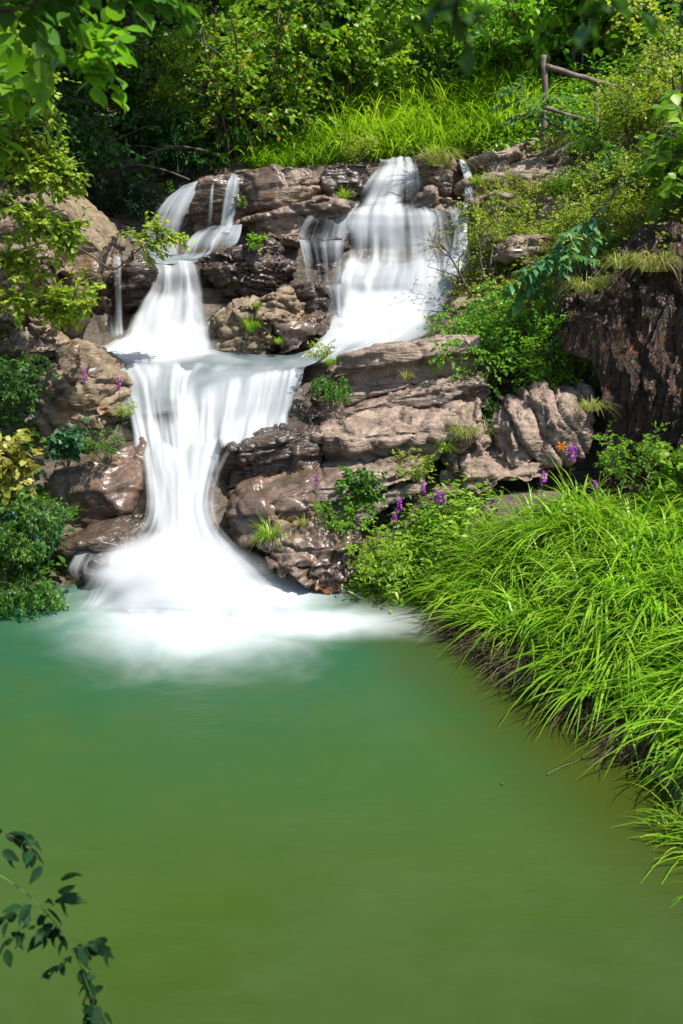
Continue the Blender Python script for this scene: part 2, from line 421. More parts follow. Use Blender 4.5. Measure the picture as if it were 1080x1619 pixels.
# thin veils left of the main fall
LV = [
    ([(500, 328, 12.15), (530, 324, 12.2), (575, 318, 12.3)], [.5, .6, .7]),
    ([(478, 350, 11.95), (515, 348, 12.0), (562, 345, 12.05)], .6),
    ([(465, 378, 11.80), (505, 378, 11.85), (556, 376, 11.9)], .6),
    ([(470, 382, 11.60), (505, 384, 11.6), (552, 382, 11.6)], .72),
    ([(478, 415, 11.45), (510, 420, 11.45), (548, 420, 11.45)], [.55, .45, .6]),
    ([(484, 445, 11.35), (512, 447, 11.3), (548, 446, 11.25)], [.55, .5, .7]),
    ([(488, 452, 11.10), (515, 455, 11.05), (545, 455, 11.0)], [.5, .6, .75]),
    ([(492, 490, 10.95), (520, 495, 10.9), (545, 495, 10.8)], [.3, .5, .75]),
    ([(500, 520, 10.75), (525, 522, 10.7), (550, 522, 10.6)], [.2, .5, .8]),
]
water("waterfall_veil", "thin water veils over dark steps beside the main cascade", LV, VEIL, 80, 150, ef=.12, amp=.03, ku=8, kv=.8, seed=2)
# narrow run on the far right
RR = [([(722, 250, 13.0), (735, 250, 13.0)], .6), ([(724, 262, 12.7), (744, 262, 12.7)], .85), ([(730, 290, 12.45), (752, 290, 12.4)], .85), ([(728, 330, 12.15), (748, 330, 12.1)], .75),
      ([(716, 360, 11.75), (742, 362, 11.7)], .6), ([(710, 390, 11.55), (742, 392, 11.5)], .6), ([(700, 420, 11.2), (735, 422, 11.15)], .75), ([(690, 450, 10.9), (722, 452, 10.8)], .6)]
water("waterfall_run", "narrow run of white water beside the grassy tussock", RR, WHITE, 30, 140, ef=.3, amp=.03, ku=8, seed=3)
SV = [([(672, 322, 12.35), (700, 322, 12.35), (728, 326, 12.3)], .5), ([(680, 345, 12.05), (710, 345, 12.0), (738, 348, 11.9)], .55), ([(682, 380, 11.8), (715, 382, 11.7), (742, 384, 11.6)], .5),
      ([(690, 410, 11.5), (720, 412, 11.4), (744, 412, 11.3)], .6), ([(690, 430, 11.15), (715, 432, 11.05), (738, 430, 11.0)], .5)]
water("waterfall_veil", "thin strands of water over the rocks right of the main cascade", SV, VEIL, 60, 90, ef=.15, amp=.03, ku=9, seed=4)
# upper left falls
UL = [([(286, 294, 12.75), (304, 288, 12.8), (326, 283, 12.8)], .7), ([(258, 316, 12.45), (284, 308, 12.45), (316, 302, 12.45)], [.7, .95, .7]), ([(234, 350, 12.25), (264, 345, 12.2), (298, 345, 12.15)], [.7, .95, .8]),
      ([(222, 385, 12.1), (256, 388, 12.0), (290, 388, 12.0)], [.7, .95, .8]), ([(218, 405, 11.9), (256, 408, 11.8), (292, 406, 11.8)], .8)]
water("waterfall_veil", "dim curtain of water curving down at the dark upper left", UL, VEIL, 50, 100, ef=.22, amp=.02, ku=8, seed=5)
UM = [([(366, 275, 12.7), (376, 274, 12.7)], .5), ([(356, 286, 12.12), (383, 286, 12.1)], .95), ([(347, 320, 12.02), (382, 322, 12.0)], .9), ([(340, 355, 11.95), (380, 356, 11.92)], .85), ([(330, 372, 11.6), (376, 370, 11.65)], .6)]
water("waterfall_veil", "slim white veil down the middle of the brown rock face", UM, VEIL, 40, 90, ef=.38, amp=.02, ku=9, seed=6)
US = [([(335, 284, 12.5), (343, 283, 12.5)], .3), ([(331, 300, 12.1), (340, 300, 12.1)], .55), ([(326, 345, 12.0), (337, 345, 12.0)], .35), ([(322, 365, 11.9), (334, 365, 11.9)], .2)]
water("waterfall_veil", "faint trickle left of the slim white veil", US, VEIL, 20, 60, ef=.35, amp=.01, seed=7)
UA = [([(326, 357, 12.0), (356, 356, 11.98), (385, 355, 11.98)], [.5, .8, .8]), ([(306, 368, 11.75), (346, 367, 11.75), (384, 365, 11.8)], [.8, .7, .75]), ([(292, 384, 11.6), (335, 382, 11.6), (380, 379, 11.65)], [.85, .6, .6]), ([(286, 399, 11.35), (330, 397, 11.4), (372, 390, 11.5)], [.9, .75, .5]), ([(276, 413, 11.15), (315, 411, 11.2), (352, 404, 11.35)], [.85, .7, .2])]
water("waterfall_apron", "thin water sliding over flat steps below the brown rock face", UA, VEIL, 70, 70, ef=.12, cloud=.6, amp=.02, ku=5, kv=2.5, seed=8)
UP = [([(215, 402, 12.1), (270, 402, 12.0), (325, 402, 11.7)], .8), ([(222, 410, 11.5), (268, 411, 11.5), (318, 409, 11.4)], .95), ([(230, 416, 11.15), (268, 417, 11.1), (314, 415, 11.1)], .95)]
water("stream_pool", "small grey pool above the left fall", UP, MILK, 50, 30, ef=.1, amp=.01, seed=9, bot=0)
# left main fall
LF = [([(228, 412, 11.25), (270, 414, 11.2), (318, 412, 11.15)], [.55, .55, .65]), ([(226, 425, 10.98), (272, 428, 10.98), (330, 428, 10.95)], [.6, .62, .8]), ([(222, 455, 10.85), (272, 458, 10.88), (338, 455, 10.8)], [.65, .55, .85]),
      ([(205, 478, 10.62), (268, 482, 10.65), (344, 476, 10.6)], [.7, .85, .95]), ([(193, 505, 10.45), (262, 508, 10.4), (350, 502, 10.4)], [.8, .95, 1]), ([(182, 530, 10.2), (258, 536, 10.1), (356, 532, 10.1)], [.85, .95, 1]), ([(150, 552, 9.85), (245, 558, 9.75), (362, 558, 9.75)], [.8, .95, .95]), ([(140, 566, 9.6), (240, 576, 9.4), (366, 576, 9.4)], [.7, .8, .8])]
water("waterfall", "broad soft fall on the left between boulder and outcrop", LF, WHITE, 90, 130, ef=.28, amp=.05, ku=4, kv=1.6, seed=10, bot=.25)
TF = [([(160, 404, 10.75), (177, 403, 10.7), (196, 405, 10.75)], .4), ([(159, 412, 10.5), (177, 412, 10.48), (196, 413, 10.5)], [.7, .35, .7]), ([(161, 450, 10.42), (178, 450, 10.38), (196, 450, 10.42)], [.9, .22, .8]), ([(164, 500, 10.32), (181, 502, 10.28), (198, 500, 10.32)], [.85, .25, .75]), ([(166, 536, 10.2), (183, 539, 10.12), (201, 536, 10.2)], .7)]
water("waterfall_run", "thin twin-strand fall beside the tall left boulder", TF, VEIL, 40, 90, ef=.3, top=.14, amp=.02, ku=10, kv=.4, seed=11)
LFm = [([(200, 470, 10.66), (265, 472, 10.66), (325, 468, 10.62)], 0), ([(185, 512, 10.32), (255, 515, 10.28), (352, 508, 10.28)], .6), ([(150, 545, 9.95), (245, 548, 9.85), (364, 548, 9.85)], .8), ([(130, 562, 9.6), (240, 570, 9.45), (380, 572, 9.45)], .6), ([(140, 580, 9.24), (238, 596, 9.1), (385, 590, 9.13)], 0)]
water("waterfall_spray", "soft spray at the foot of the left fall", LFm, SPRAY, 60, 60, ef=.5, amp=.03, ku=2, kv=2, seed=23, bot=.3, top=.3)
# middle pool and the curtain below it
MP = [([(60, 545, 10.3), (230, 548, 10.2), (340, 553, 10.1), (450, 560, 10.1), (560, 545, 10.35)], .9), ([(60, 556, 9.85), (230, 562, 9.72), (340, 570, 9.66), (440, 573, 9.68), (520, 562, 9.88)], .95), ([(90, 574, 9.46), (235, 581, 9.40), (340, 584, 9.32), (425, 581, 9.36), (500, 574, 9.48)], .97),
      ([(140, 596, 9.24), (238, 602, 9.20), (330, 598, 9.14), (416, 589, 9.16), (484, 581, 9.25)], .97), ([(180, 630, 9.02), (240, 632, 9.0), (325, 624, 8.98), (410, 604, 9.04), (480, 596, 9.14)], .9), ([(196, 668, 8.7), (246, 672, 8.65), (322, 662, 8.72), (402, 645, 8.9), (474, 632, 9.02)], .6)]
water("stream_pool", "milky grey pool between the upper falls and the curtain", MP, MILK, 130, 90, ef=.02, amp=.02, ku=1.5, kv=2.0, seed=12, bot=.15, top=0)
CU = [([(80, 560, 9.72), (235, 564, 9.66), (340, 571, 9.62), (430, 574, 9.62), (500, 565, 9.8)], [.5, .7, .6, .32, .4]), ([(120, 577, 9.42), (238, 583, 9.36), (338, 585, 9.28), (422, 582, 9.32), (492, 575, 9.44)], [.7, .65, .5, .3, .4]),
      ([(165, 600, 9.2), (240, 604, 9.16), (330, 600, 9.1), (414, 589, 9.12), (484, 581, 9.2)], [.8, .55, .4, .45, .55]), ([(184, 624, 9.03), (242, 628, 8.98), (327, 618, 8.95), (410, 599, 8.99), (480, 592, 9.09)], [.8, .42, .55, .85, .75]),
      ([(194, 652, 8.8), (246, 657, 8.72), (325, 648, 8.76), (402, 634, 8.88), (474, 625, 8.99)], [.8, .40, .66, .9, .7]), ([(202, 684, 8.5), (252, 690, 8.42), (323, 680, 8.58), (394, 668, 8.75), (467, 658, 8.9)], [.9, .75, .88, .95, .75]),
      ([(208, 705, 8.3), (256, 712, 8.22), (322, 703, 8.34), (388, 692, 8.5), (464, 680, 8.75)], [.95, 1, 1, .95, .7]), ([(212, 722, 8.15), (258, 728, 8.05), (312, 722, 8.1), (364, 712, 8.25), (444, 690, 8.6)], [.9, 1, 1, .9, .4])]
water("waterfall_curtain", "silky striped curtain of water below the milky pool", CU, WHITE, 170, 150, ef=.08, amp=.08, ku=6, kv=.6, seed=13, bot=.2, top=.15, cloud=.35)
# lower chute and the flare at its foot
CH = [([(203, 680, 8.55), (262, 684, 8.5), (330, 684, 8.55), (415, 682, 8.65)], [.7, 1, 1, .4]), ([(206, 715, 8.2), (265, 718, 8.12), (320, 716, 8.15), (380, 712, 8.25)], [.8, 1, 1, .6]), ([(210, 755, 7.95), (270, 758, 7.85), (315, 757, 7.85), (356, 755, 7.95)], [.85, 1, 1, .6]), ([(214, 795, 7.75), (272, 798, 7.62), (310, 797, 7.64), (348, 795, 7.75)], [.8, 1, 1, .7]),
      ([(200, 828, 7.58), (270, 832, 7.40), (316, 830, 7.4), (358, 828, 7.55)], [.6, 1, 1, .75]), ([(160, 858, 7.40), (262, 862, 7.18), (328, 860, 7.18), (388, 856, 7.35)], [.5, 1, 1, .7]), ([(122, 892, 7.14), (250, 900, 6.98), (350, 896, 6.98), (436, 890, 7.12)], [.4, 1, 1, .65]), ([(84, 930, 6.88), (240, 938, 6.75), (370, 934, 6.74), (495, 930, 6.86)], [.35, 1, 1, .6]), ([(60, 962, 6.66), (220, 970, 6.56), (385, 968, 6.57), (572, 960, 6.67)], [.25, .95, .95, .4]), ([(60, 985, 6.41), (220, 1000, 6.26), (390, 1000, 6.26), (630, 982, 6.44)], [.1, .75, .75, .3]), ([(70, 1010, 6.16), (220, 1045, 5.81), (400, 1045, 5.81), (690, 1010, 6.16)], .0)]
water("waterfall", "bright white lower chute flaring into the green pool", CH, WHITE, 110, 200, ef=.25, amp=.035, ku=3.5, kv=1.2, seed=14, top=.12, bot=.3)
FM = [([(180, 800, 7.45), (270, 800, 7.35), (380, 800, 7.45)], 0), ([(140, 850, 7.15), (270, 850, 7.0), (420, 850, 7.1)], .5), ([(100, 900, 6.9), (265, 898, 6.74), (470, 900, 6.82)], .8), ([(70, 940, 6.7), (260, 940, 6.58), (520, 940, 6.64)], .8), ([(50, 966, 6.56), (260, 968, 6.5), (570, 964, 6.56)], .6), ([(80, 990, 6.36), (270, 1005, 6.21), (620, 988, 6.38)], .45), ([(90, 1020, 6.05), (260, 1060, 5.68), (680, 1015, 6.1)], 0)]
water("waterfall_spray", "soft white spray where the lower chute meets the pool", FM, SPRAY, 90, 70, ef=.5, amp=.04, ku=1.8, kv=2.0, seed=22, top=.3, bot=.45)
SL = [([(215, 828, 7.6), (232, 832, 7.55)], .5), ([(130, 848, 7.42), (235, 858, 7.3)], .35), ([(85, 890, 7.15), (230, 890, 7.1)], .5), ([(82, 915, 6.98), (220, 915, 6.95)], .38), ([(76, 940, 6.82), (200, 942, 6.8)], .5), ([(66, 960, 6.66), (190, 965, 6.64)], .45), ([(30, 975, 6.5), (190, 985, 6.45)], .0)]
water("waterfall_apron", "thin water sliding over the dark slab left of the chute", SL, VEIL, 80, 80, ef=.3, amp=.02, ku=3, kv=4, seed=15)
RS = [([(318, 720, 8.12), (352, 716, 8.15)], .7), ([(318, 765, 7.95), (350, 768, 7.98)], .5), ([(318, 800, 7.8), (346, 802, 7.85)], .5), ([(318, 835, 7.55), (340, 838, 7.6)], .4)]
water("waterfall_veil", "grey edge of the chute against the dark ledge", RS, VEIL, 30, 60, ef=.2, amp=.02, seed=16)

# pool: green water, teal near the fall, brown where the right bank is shallow
def pool():
    t = NT("pool_water")
    pos = t.new("NewGeometry").outputs["Position"]
    sx = t.new("SeparateXYZ"); t.l(pos, sx.inputs[0])
    warp = t.noise(pos, .55, 3, .5); warp2 = t.noise(t.mapping(pos, (1, 1.6, 1)), 1.6, 4, .6, .6)
    def dist(c, sc):
        m = t.mapping(pos, sc, (0, 0, 0), (-c[0] * sc[0], -c[1] * sc[1], 0))
        v = t.new("VectorMath", operation='LENGTH'); t.l(m, v.inputs[0]); return v.outputs["Value"]
    fc = W0(300, 950)
    d = dist(fc, (.62, 1.0, 1))
    d = t.math('ADD', d, t.math('MULTIPLY', t.math('SUBTRACT', warp, .5), .9))
    col = t.ramp(t.range(d, 0.4, 4.8), [(0, (.045, .15, .115)), (.18, (.018, .080, .045)), (.42, (.024, .076, .024)), (.75, (.034, .066, .010)), (1, (.029, .049, .0055))])
    col = t.mix(t.range(warp2, .35, .75, 0, .5), col, (.046, .078, .021))
    # shallow margin along the right bank
    a, b_ = W0(700, 1010), W0(1060, 1290)
    nx, ny = (b_[1] - a[1]), -(b_[0] - a[0]); L = math.hypot(nx, ny); nx, ny = nx / L, ny / L
    e = t.math('ADD', t.math('MULTIPLY', sx.outputs[0], -nx), t.math('MULTIPLY', sx.outputs[1], -ny))
    e = t.math('SUBTRACT', e, -(a[0] * nx + a[1] * ny))     # metres to the bank, positive over land
    e = t.math('ADD', e, t.math('MULTIPLY', t.math('SUBTRACT', warp2, .5), .35))
    col = t.mix(t.range(e, -.9, .05, 0, .85, sm=True), col, (.030, .034, .0035))
    # drifting foam under the fall
    df = dist(W0(335, 955), (.98, .85, 1))
    df = t.math('ADD', df, t.math('MULTIPLY', t.math('SUBTRACT', t.noise(pos, 1.1, 4, .6, .5), .5), .75))
    foam = t.range(df, .25, 1.5, 1, 0, sm=True)
    dl = dist(W0(490, 985), (.42, 1.2, 1))
    dl = t.math('ADD', dl, t.math('MULTIPLY', t.math('SUBTRACT', t.noise(pos, 1.3, 4, .6, .5), .5), .4))
    foam = t.math('MAXIMUM', foam, t.range(dl, .05, .62, .85, 0, sm=True))
    col = t.mix(foam, col, (.54, .57, .59))
    b = t.new("BsdfPrincipled"); t.l(col, b.inputs["Base Color"])
    t.l(t.range(foam, 0, 1, .2, .7), b.inputs["Roughness"])
    b.inputs["Specular IOR Level"].default_value = .22
    bp = t.new("Bump"); bp.inputs["Strength"].default_value = .12; bp.inputs["Distance"].default_value = .05
    t.l(t.noise(t.mapping(pos, (1, 2.5, 1)), 2.2, 4, .6), bp.inputs["Height"]); t.l(bp.outputs[0], b.inputs["Normal"])
    t.l(b.outputs[0], t.out.inputs[0])
    xs = np.linspace(-7, 5, 40); ys = np.linspace(.2, 8.2, 30)
    X, Y = np.meshgrid(xs, ys); V = np.stack([X.ravel(), Y.ravel(), X.ravel() * 0], 1)
    i = np.arange(1200).reshape(30, 40)
    Fc = np.stack([i[:-1, :-1].ravel(), i[:-1, 1:].ravel(), i[1:, 1:].ravel(), i[1:, :-1].ravel()], 1)
    o = link("water", mesh_np("water", V, [Fc]), t.m)
    tag(o, "still green pool below the waterfall", None, None, "structure")
pool()

# ------------------------------------------------------------------ rocks
def remesh(V, faces, vox):
    me = mesh_np("tmp", V, faces, False)
    o = bpy.data.objects.new("tmp", me); COL.objects.link(o)
    md = o.modifiers.new("r", 'REMESH'); md.mode = 'VOXEL'; md.voxel_size = vox
    dg = bpy.context.evaluated_depsgraph_get(); dg.update()
    m2 = bpy.data.meshes.new_from_object(o.evaluated_get(dg))
    bpy.data.objects.remove(o); bpy.data.meshes.remove(me)
    return m2
def prism(poly, Y, ext, back=.82, pix=True):
    f = np.array([P(q[0], q[1], q[2] if len(q) > 2 else Y) for q in poly])
    c = f.mean(0)
    f = c + (f - c) * 1.10
    n = len(f)
    # three rings: slightly tucked front edge, body, back
    r1 = f
    r2 = c + (f - c) * back + np.array(ext)
    V = np.concatenate([r1, r2]); i = np.arange(n); j = (i + 1) % n
    tri = []
    from mathutils.geometry import tessellate_polygon
    for a, b, d in tessellate_polygon([[Vector((x[0], x[2], 0)) for x in f]]): tri.append((a, b, d))
    tri = np.array(tri)
    return V, np.stack([i, j, j + n, i + n], 1), np.concatenate([tri, tri[:, ::-1] + n])
def rock(label, slabs, mat, vox=.026, facets=.10, fs=1.8, strata=.05, st=.16, rough=.03, tilt=(.10, -.15), seed=1, aniso=(1, 1, 1.6), smooth=2, cat="rock", name="rock", lean=None, cuts=14):
    facets *= .75; rough *= .38
    VV, QQ, TT, off = [], [], [], 0
    for s in slabs:
        V, q, t = prism(*s)
        VV.append(V); QQ.append(q + off); TT.append(t + off); off += len(V)
    me = remesh(np.concatenate(VV), [np.concatenate(QQ), np.concatenate(TT)], vox)
    n = len(me.vertices)
    co = np.empty(n * 3, np.float32); me.vertices.foreach_get("co", co); co = co.reshape(-1, 3).astype(float)
    ed = np.empty(len(me.edges) * 2, np.int32); me.edges.foreach_get("vertices", ed); ed = ed.reshape(-1, 2)
    deg = np.bincount(ed.ravel(), minlength=n)[:, None] + 1e-9
    def lap(A, k):
        for _ in range(k):
            s = np.stack([np.bincount(ed[:, 0], A[ed[:, 1], m], n) + np.bincount(ed[:, 1], A[ed[:, 0], m], n) for m in range(A.shape[1])], 1)
            A = .5 * A + .5 * s / deg
        return A
    co = lap(co, smooth)
    # flat joint faces cut into the body
    rg = np.random.default_rng(seed + 500); cc = (co.max(0) + co.min(0)) / 2
    for q in range(cuts):
        nv = rg.normal(size=3); nv[1] = -abs(nv[1]) if q % 3 else nv[1]; nv[2] *= .8; nv /= np.linalg.norm(nv)
        pr = (co - cc) @ nv
        lim = pr.max() * rg.uniform(.62, .92)
        co = co - nv * (np.maximum(pr - lim, 0) * .92)[:, None]
    me.vertices.foreach_set("co", co.astype(np.float32).ravel()); me.update()
    nr = np.empty(n * 3, np.float32); me.vertices.foreach_get("normal", nr); nr = lap(nr.reshape(-1, 3).astype(float), 4)
    nr /= np.linalg.norm(nr, axis=1, keepdims=True) + 1e-9
    w = co + .05 * np.stack([fbm(co * 1.7, 3, seed + 40), fbm(co * 1.7, 3, seed + 41), fbm(co * 1.7, 3, seed + 42)], 1)
    val, edge = facet(w * fs * np.array(aniso), seed)
    d = facets * val - facets * .5 * np.exp(-(edge / .06) ** 2)
    val2, edge2 = facet(w * fs * 2.7 * np.array(aniso), seed + 5)
    d += facets * .42 * val2 - facets * .22 * np.exp(-(edge2 / .08) ** 2)
    ax = np.array([-tilt[0], tilt[1] * -1, 1.0]) if lean is None else np.array(lean)
    ax = ax / np.linalg.norm(ax)
    if strata:
        s = (co @ ax) / st +   .4 * fbm(co * .9, 2, seed + 7) + .15 * fbm(co * 4, 2, seed + 8)
        k = np.floor(s); f = s - k; z = np.zeros(n)
        hh = h3(k, z, z, seed + 11) * 2 - 1; h2 = h3(k + 1, z, z, seed + 11) * 2 - 1
        e = np.clip((f - .86) / .14, 0, 1); hh = hh * (1 - e) + h2 * e
        side = 1 - np.abs(nr @ ax) ** 2
        d += side * (strata * hh - strata * .9 * np.exp(-((f - .93) / .06) ** 2))
    d += rough * (fbm(co * 5, 4, seed + 3) + .4 * fbm(co * 22, 3, seed + 4))
    co = co + nr * d[:, None]
    co, c = recentre(co)
    me.vertices.foreach_set("co", co.astype(np.float32).ravel())
    me.polygons.foreach_set("use_smooth", np.ones(len(me.polygons), bool)); me.update()
    me.name = name
    o = link(name, me, mat, loc=c)
    tag(o, label, cat)
    return o

# left bank
rock("tall rounded tan boulder beside the twin-strand fall", [([(20, 312), (62, 288), (108, 300), (148, 338), (164, 375), (166, 430), (156, 490), (146, 540), (80, 560), (10, 520), (-60, 480), (-60, 330)], 9.75, (-.15, 1.7, .25), .8)], ROCK_LEFT, facets=.05, fs=1.1, strata=.03, rough=.03, seed=2, smooth=8, vox=.03)
rock("grey shoulder of rock half hidden behind the tall boulder", [([(140, 352), (162, 362), (172, 385), (170, 450), (160, 500), (120, 500), (120, 380)], 10.7, (0, .8, .1))], ROCK_LEFT, facets=.05, seed=3, smooth=6)
rock("cracked blocky rock under the left branches", [([(-20, 395), (22, 398), (50, 392), (62, 408), (60, 470), (20, 478), (-20, 470)], 9.45, (-.1, .7, .05)), ([(60, 400), (85, 402), (112, 420), (104, 440), (70, 440), (58, 425)], 9.45, (0, .6, .05)), ([(52, 408), (66, 410), (68, 450), (60, 462), (50, 455)], 9.3, (0, .5, .0))], ROCK_LEFT, facets=.14, fs=3.0, strata=.03, seed=4)
rock("broken slab leaning under the lowest left branch", [([(-30, 482), (30, 486), (56, 498), (78, 525), (94, 560), (80, 572), (20, 575), (-30, 575)], 9.2, (0, .8, .05))], ROCK_LEFT, facets=.12, fs=2.0, seed=5)
rock("tan ledge boulder with a mossy top beside the curtain", [([(48, 570), (96, 557), (150, 561), (176, 568), (198, 594), (208, 640), (213, 690), (202, 720), (150, 728), (60, 725), (20, 700), (20, 600)], 8.45, (-.1, 1.1, .12), .86)], ROCK_LEFT, facets=.12, fs=1.6, strata=.05, st=.25, seed=6)
rock("brown block with a wet reddish corner left of the chute", [([(46, 770), (110, 752), (170, 735), (206, 722), (220, 752), (231, 800), (222, 820), (180, 836), (110, 842), (46, 838)], 7.72, (-.05, .9, .1), .88)], ROCK_ORANGE, facets=.05, fs=1.1, strata=.015, st=.3, seed=7, smooth=5)
rock("low dark slab under the thin slide left of the chute", [([(60, 892), (110, 862), (160, 848), (225, 838), (240, 880), (170, 905), (100, 950), (50, 955)], 7.25, (.1, .6, .12))], ROCK_DARK, facets=.06, fs=1.8, seed=8, smooth=4)
rock("small dark rock breaking through the slide", [([(118, 905), (140, 890), (168, 884), (176, 900), (150, 915), (120, 925)], 7.0, (0, .35, .0))], ROCK_DARK, facets=.03, fs=3, seed=9, smooth=4, vox=.015, strata=0)
rock("dark angular rock right of the twin-strand fall", [([(186, 408), (214, 402), (234, 418), (244, 446), (226, 476), (196, 510), (184, 515)], 10.75, (.05, .8, .05))], ROCK_DARK, facets=.06, seed=10)
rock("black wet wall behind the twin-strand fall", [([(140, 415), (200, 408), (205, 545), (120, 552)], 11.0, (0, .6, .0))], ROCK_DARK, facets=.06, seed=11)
# middle
rock("curved brown rock face with water running over it", [([(286, 345), (292, 310), (310, 292), (340, 280), (388, 271), (396, 300), (394, 360), (330, 372), (300, 400), (284, 395)], 12.35, (.1, 1.0, .05), .9)], ROCK_BROWN, facets=.05, fs=1.1, strata=.03, seed=12, smooth=6)
rock("big smooth brown block at the top centre", [([(376, 274), (436, 265), (484, 261), (498, 274), (505, 300), (486, 322), (430, 342), (380, 352)], 12.3, (0, 1.0, .05), .9)], ROCK_BROWN, facets=.07, fs=1.0, strata=.03, seed=13, smooth=5)
rock("dark notched rock left of the main lip", [([(490, 268), (540, 262), (594, 257), (598, 300), (560, 308), (500, 325)], 12.55, (.05, .9, .03))], ROCK_DARK, facets=.09, fs=2.0, seed=14)
rock("layered reddish slabs below the top block", [([(376, 352), (430, 340), (505, 312), (566, 318), (566, 335), (500, 350), (470, 372), (376, 386)], 12.0, (0, .9, .05)), ([(384, 380), (470, 365), (480, 380), (470, 398), (384, 402)], 11.55, (0, .9, .05))], ROCK_BROWN, facets=.08, fs=1.8, strata=.09, st=.14, seed=15, aniso=(1, 1, 3))
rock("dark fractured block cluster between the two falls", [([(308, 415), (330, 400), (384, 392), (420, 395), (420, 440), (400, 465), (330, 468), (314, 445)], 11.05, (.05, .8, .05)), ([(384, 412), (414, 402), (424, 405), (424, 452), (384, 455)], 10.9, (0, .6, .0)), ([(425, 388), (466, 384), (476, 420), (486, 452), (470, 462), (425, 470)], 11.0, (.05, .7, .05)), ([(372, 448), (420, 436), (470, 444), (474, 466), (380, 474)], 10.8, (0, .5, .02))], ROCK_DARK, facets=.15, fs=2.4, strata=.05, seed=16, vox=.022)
rock("sunlit tan outcrop standing in the middle of the stream", [([(318, 520), (330, 480), (345, 468), (400, 462), (452, 468), (456, 505), (448, 552), (425, 566), (380, 576), (330, 588), (318, 560)], 9.78, (.05, 1.2, .06), .88), ([(350, 505), (385, 494), (422, 512), (434, 552), (360, 570), (344, 545)], 9.64, (0, .6, .05))], ROCK_LEFT, facets=.14, fs=2.0, strata=.06, seed=17, vox=.022)
rock("flat orange-stained step beside the main cascade", [([(432, 522), (470, 508), (520, 502), (525, 520), (500, 535), (440, 562)], 9.95, (.03, .8, .05))], ROCK_ORANGE, facets=.06, fs=2.4, seed=18)
rock("dark wet step above the orange-stained step", [([(450, 462), (490, 452), (530, 455), (532, 490), (490, 500), (450, 512)], 10.75, (.03, .7, .05))], ROCK_DARK, facets=.07, fs=2.4, seed=19)
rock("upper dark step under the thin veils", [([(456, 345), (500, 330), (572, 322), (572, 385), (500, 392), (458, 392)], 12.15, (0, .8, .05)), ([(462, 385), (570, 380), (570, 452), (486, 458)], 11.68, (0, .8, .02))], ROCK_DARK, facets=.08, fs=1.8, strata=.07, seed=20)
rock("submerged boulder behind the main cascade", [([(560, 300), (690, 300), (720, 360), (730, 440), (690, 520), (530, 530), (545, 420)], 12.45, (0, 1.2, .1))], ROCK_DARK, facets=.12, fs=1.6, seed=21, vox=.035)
rock("wet jagged rock right of the main cascade", [([(668, 310), (700, 318), (752, 325), (754, 420), (735, 450), (690, 440), (676, 380)], 12.2, (0, .8, .05))], ROCK_PINK, facets=.13, fs=2.2, seed=22)
rock("mound of rock under the hanging tussock", [([(664, 250), (690, 240), (722, 248), (728, 290), (720, 318), (672, 318)], 12.55, (0, .7, .05))], ROCK_BROWN, facets=.07, seed=23)
rock("pale rounded rocks at the right foot of the main cascade", [([(718, 474), (745, 458), (775, 470), (775, 530), (740, 545), (700, 545), (715, 510)], 10.3, (0, .8, .1))], ROCK_PINK, facets=.1, seed=24)
# right-hand ledges
LK = dict(facets=.06, fs=1.3, smooth=1, cuts=4, rough=.03, vox=.022)
rock("long top ledge right of the curtain", [([(462, 602), (540, 568), (610, 551), (690, 539), (765, 538), (768, 560), (690, 567), (610, 580), (540, 598), (470, 630)], 8.97, (.12, .75, .015), .97), ([(462, 625), (545, 596), (690, 568), (766, 562), (764, 590), (700, 610), (640, 612), (560, 640), (510, 668), (458, 675)], 9.07, (.12, .7, .0), .97)], ROCK_LEDGE, strata=.05, st=.24, seed=25, aniso=(1.3, 1, 1.6), **LK)
rock("thin sunlit slab second from the top of the ledges", [([(500, 664), (560, 648), (640, 627), (715, 612), (768, 610), (768, 628), (715, 634), (640, 650), (560, 668), (500, 682)], 8.80, (.1, .8, .16), .97), ([(510, 680), (560, 666), (640, 648), (765, 628), (765, 650), (640, 668), (560, 684), (505, 694)], 8.88, (.1, .7, .06), .97)], ROCK_LEDGE, strata=.04, st=.14, seed=26, aniso=(1.2, 1, 2.2), **LK)
rock("dark upright block of the ledges beside the chute", [([(352, 770), (358, 722), (400, 704), (455, 694), (512, 700), (516, 760), (470, 785), (400, 802), (352, 808)], 8.1, (.08, .8, .08), .93)], ROCK_DARK, facets=.10, fs=1.7, strata=.05, seed=27, aniso=(1.6, 1, 1), vox=.022)
rock("broad pinkish ledge with faceted front", [([(506, 700), (560, 690), (640, 682), (704, 672), (752, 664), (750, 688), (700, 696), (640, 706), (560, 720), (506, 728)], 8.22, (.1, .95, .22), .97), ([(508, 724), (560, 716), (640, 704), (748, 686), (742, 715), (640, 742), (560, 764), (506, 776)], 8.32, (.1, .9, .1), .97)], ROCK_PINK, strata=.04, st=.22, seed=28, aniso=(1.5, 1, 1.3), **dict(LK, facets=.10))
rock("low orange-brown shelf under the dark block", [([(330, 838), (345, 812), (420, 796), (500, 782), (530, 790), (530, 840), (480, 858), (400, 866), (335, 866)], 7.62, (.1, .8, .14), .95)], ROCK_ORANGE, facets=.07, fs=1.8, strata=.06, seed=29)
rock("stepped ledge below the broad pinkish ledge", [([(470, 790), (510, 772), (580, 764), (640, 744), (690, 738), (690, 752), (640, 764), (580, 782), (510, 796)], 7.85, (.1, .8, .18), .97), ([(475, 808), (520, 796), (600, 784), (660, 765), (660, 780), (600, 805), (530, 850), (470, 862)], 7.92, (.1, .7, .1), .97)], ROCK_LEDGE, strata=.05, st=.13, seed=30, aniso=(1.3, 1, 2), **LK)
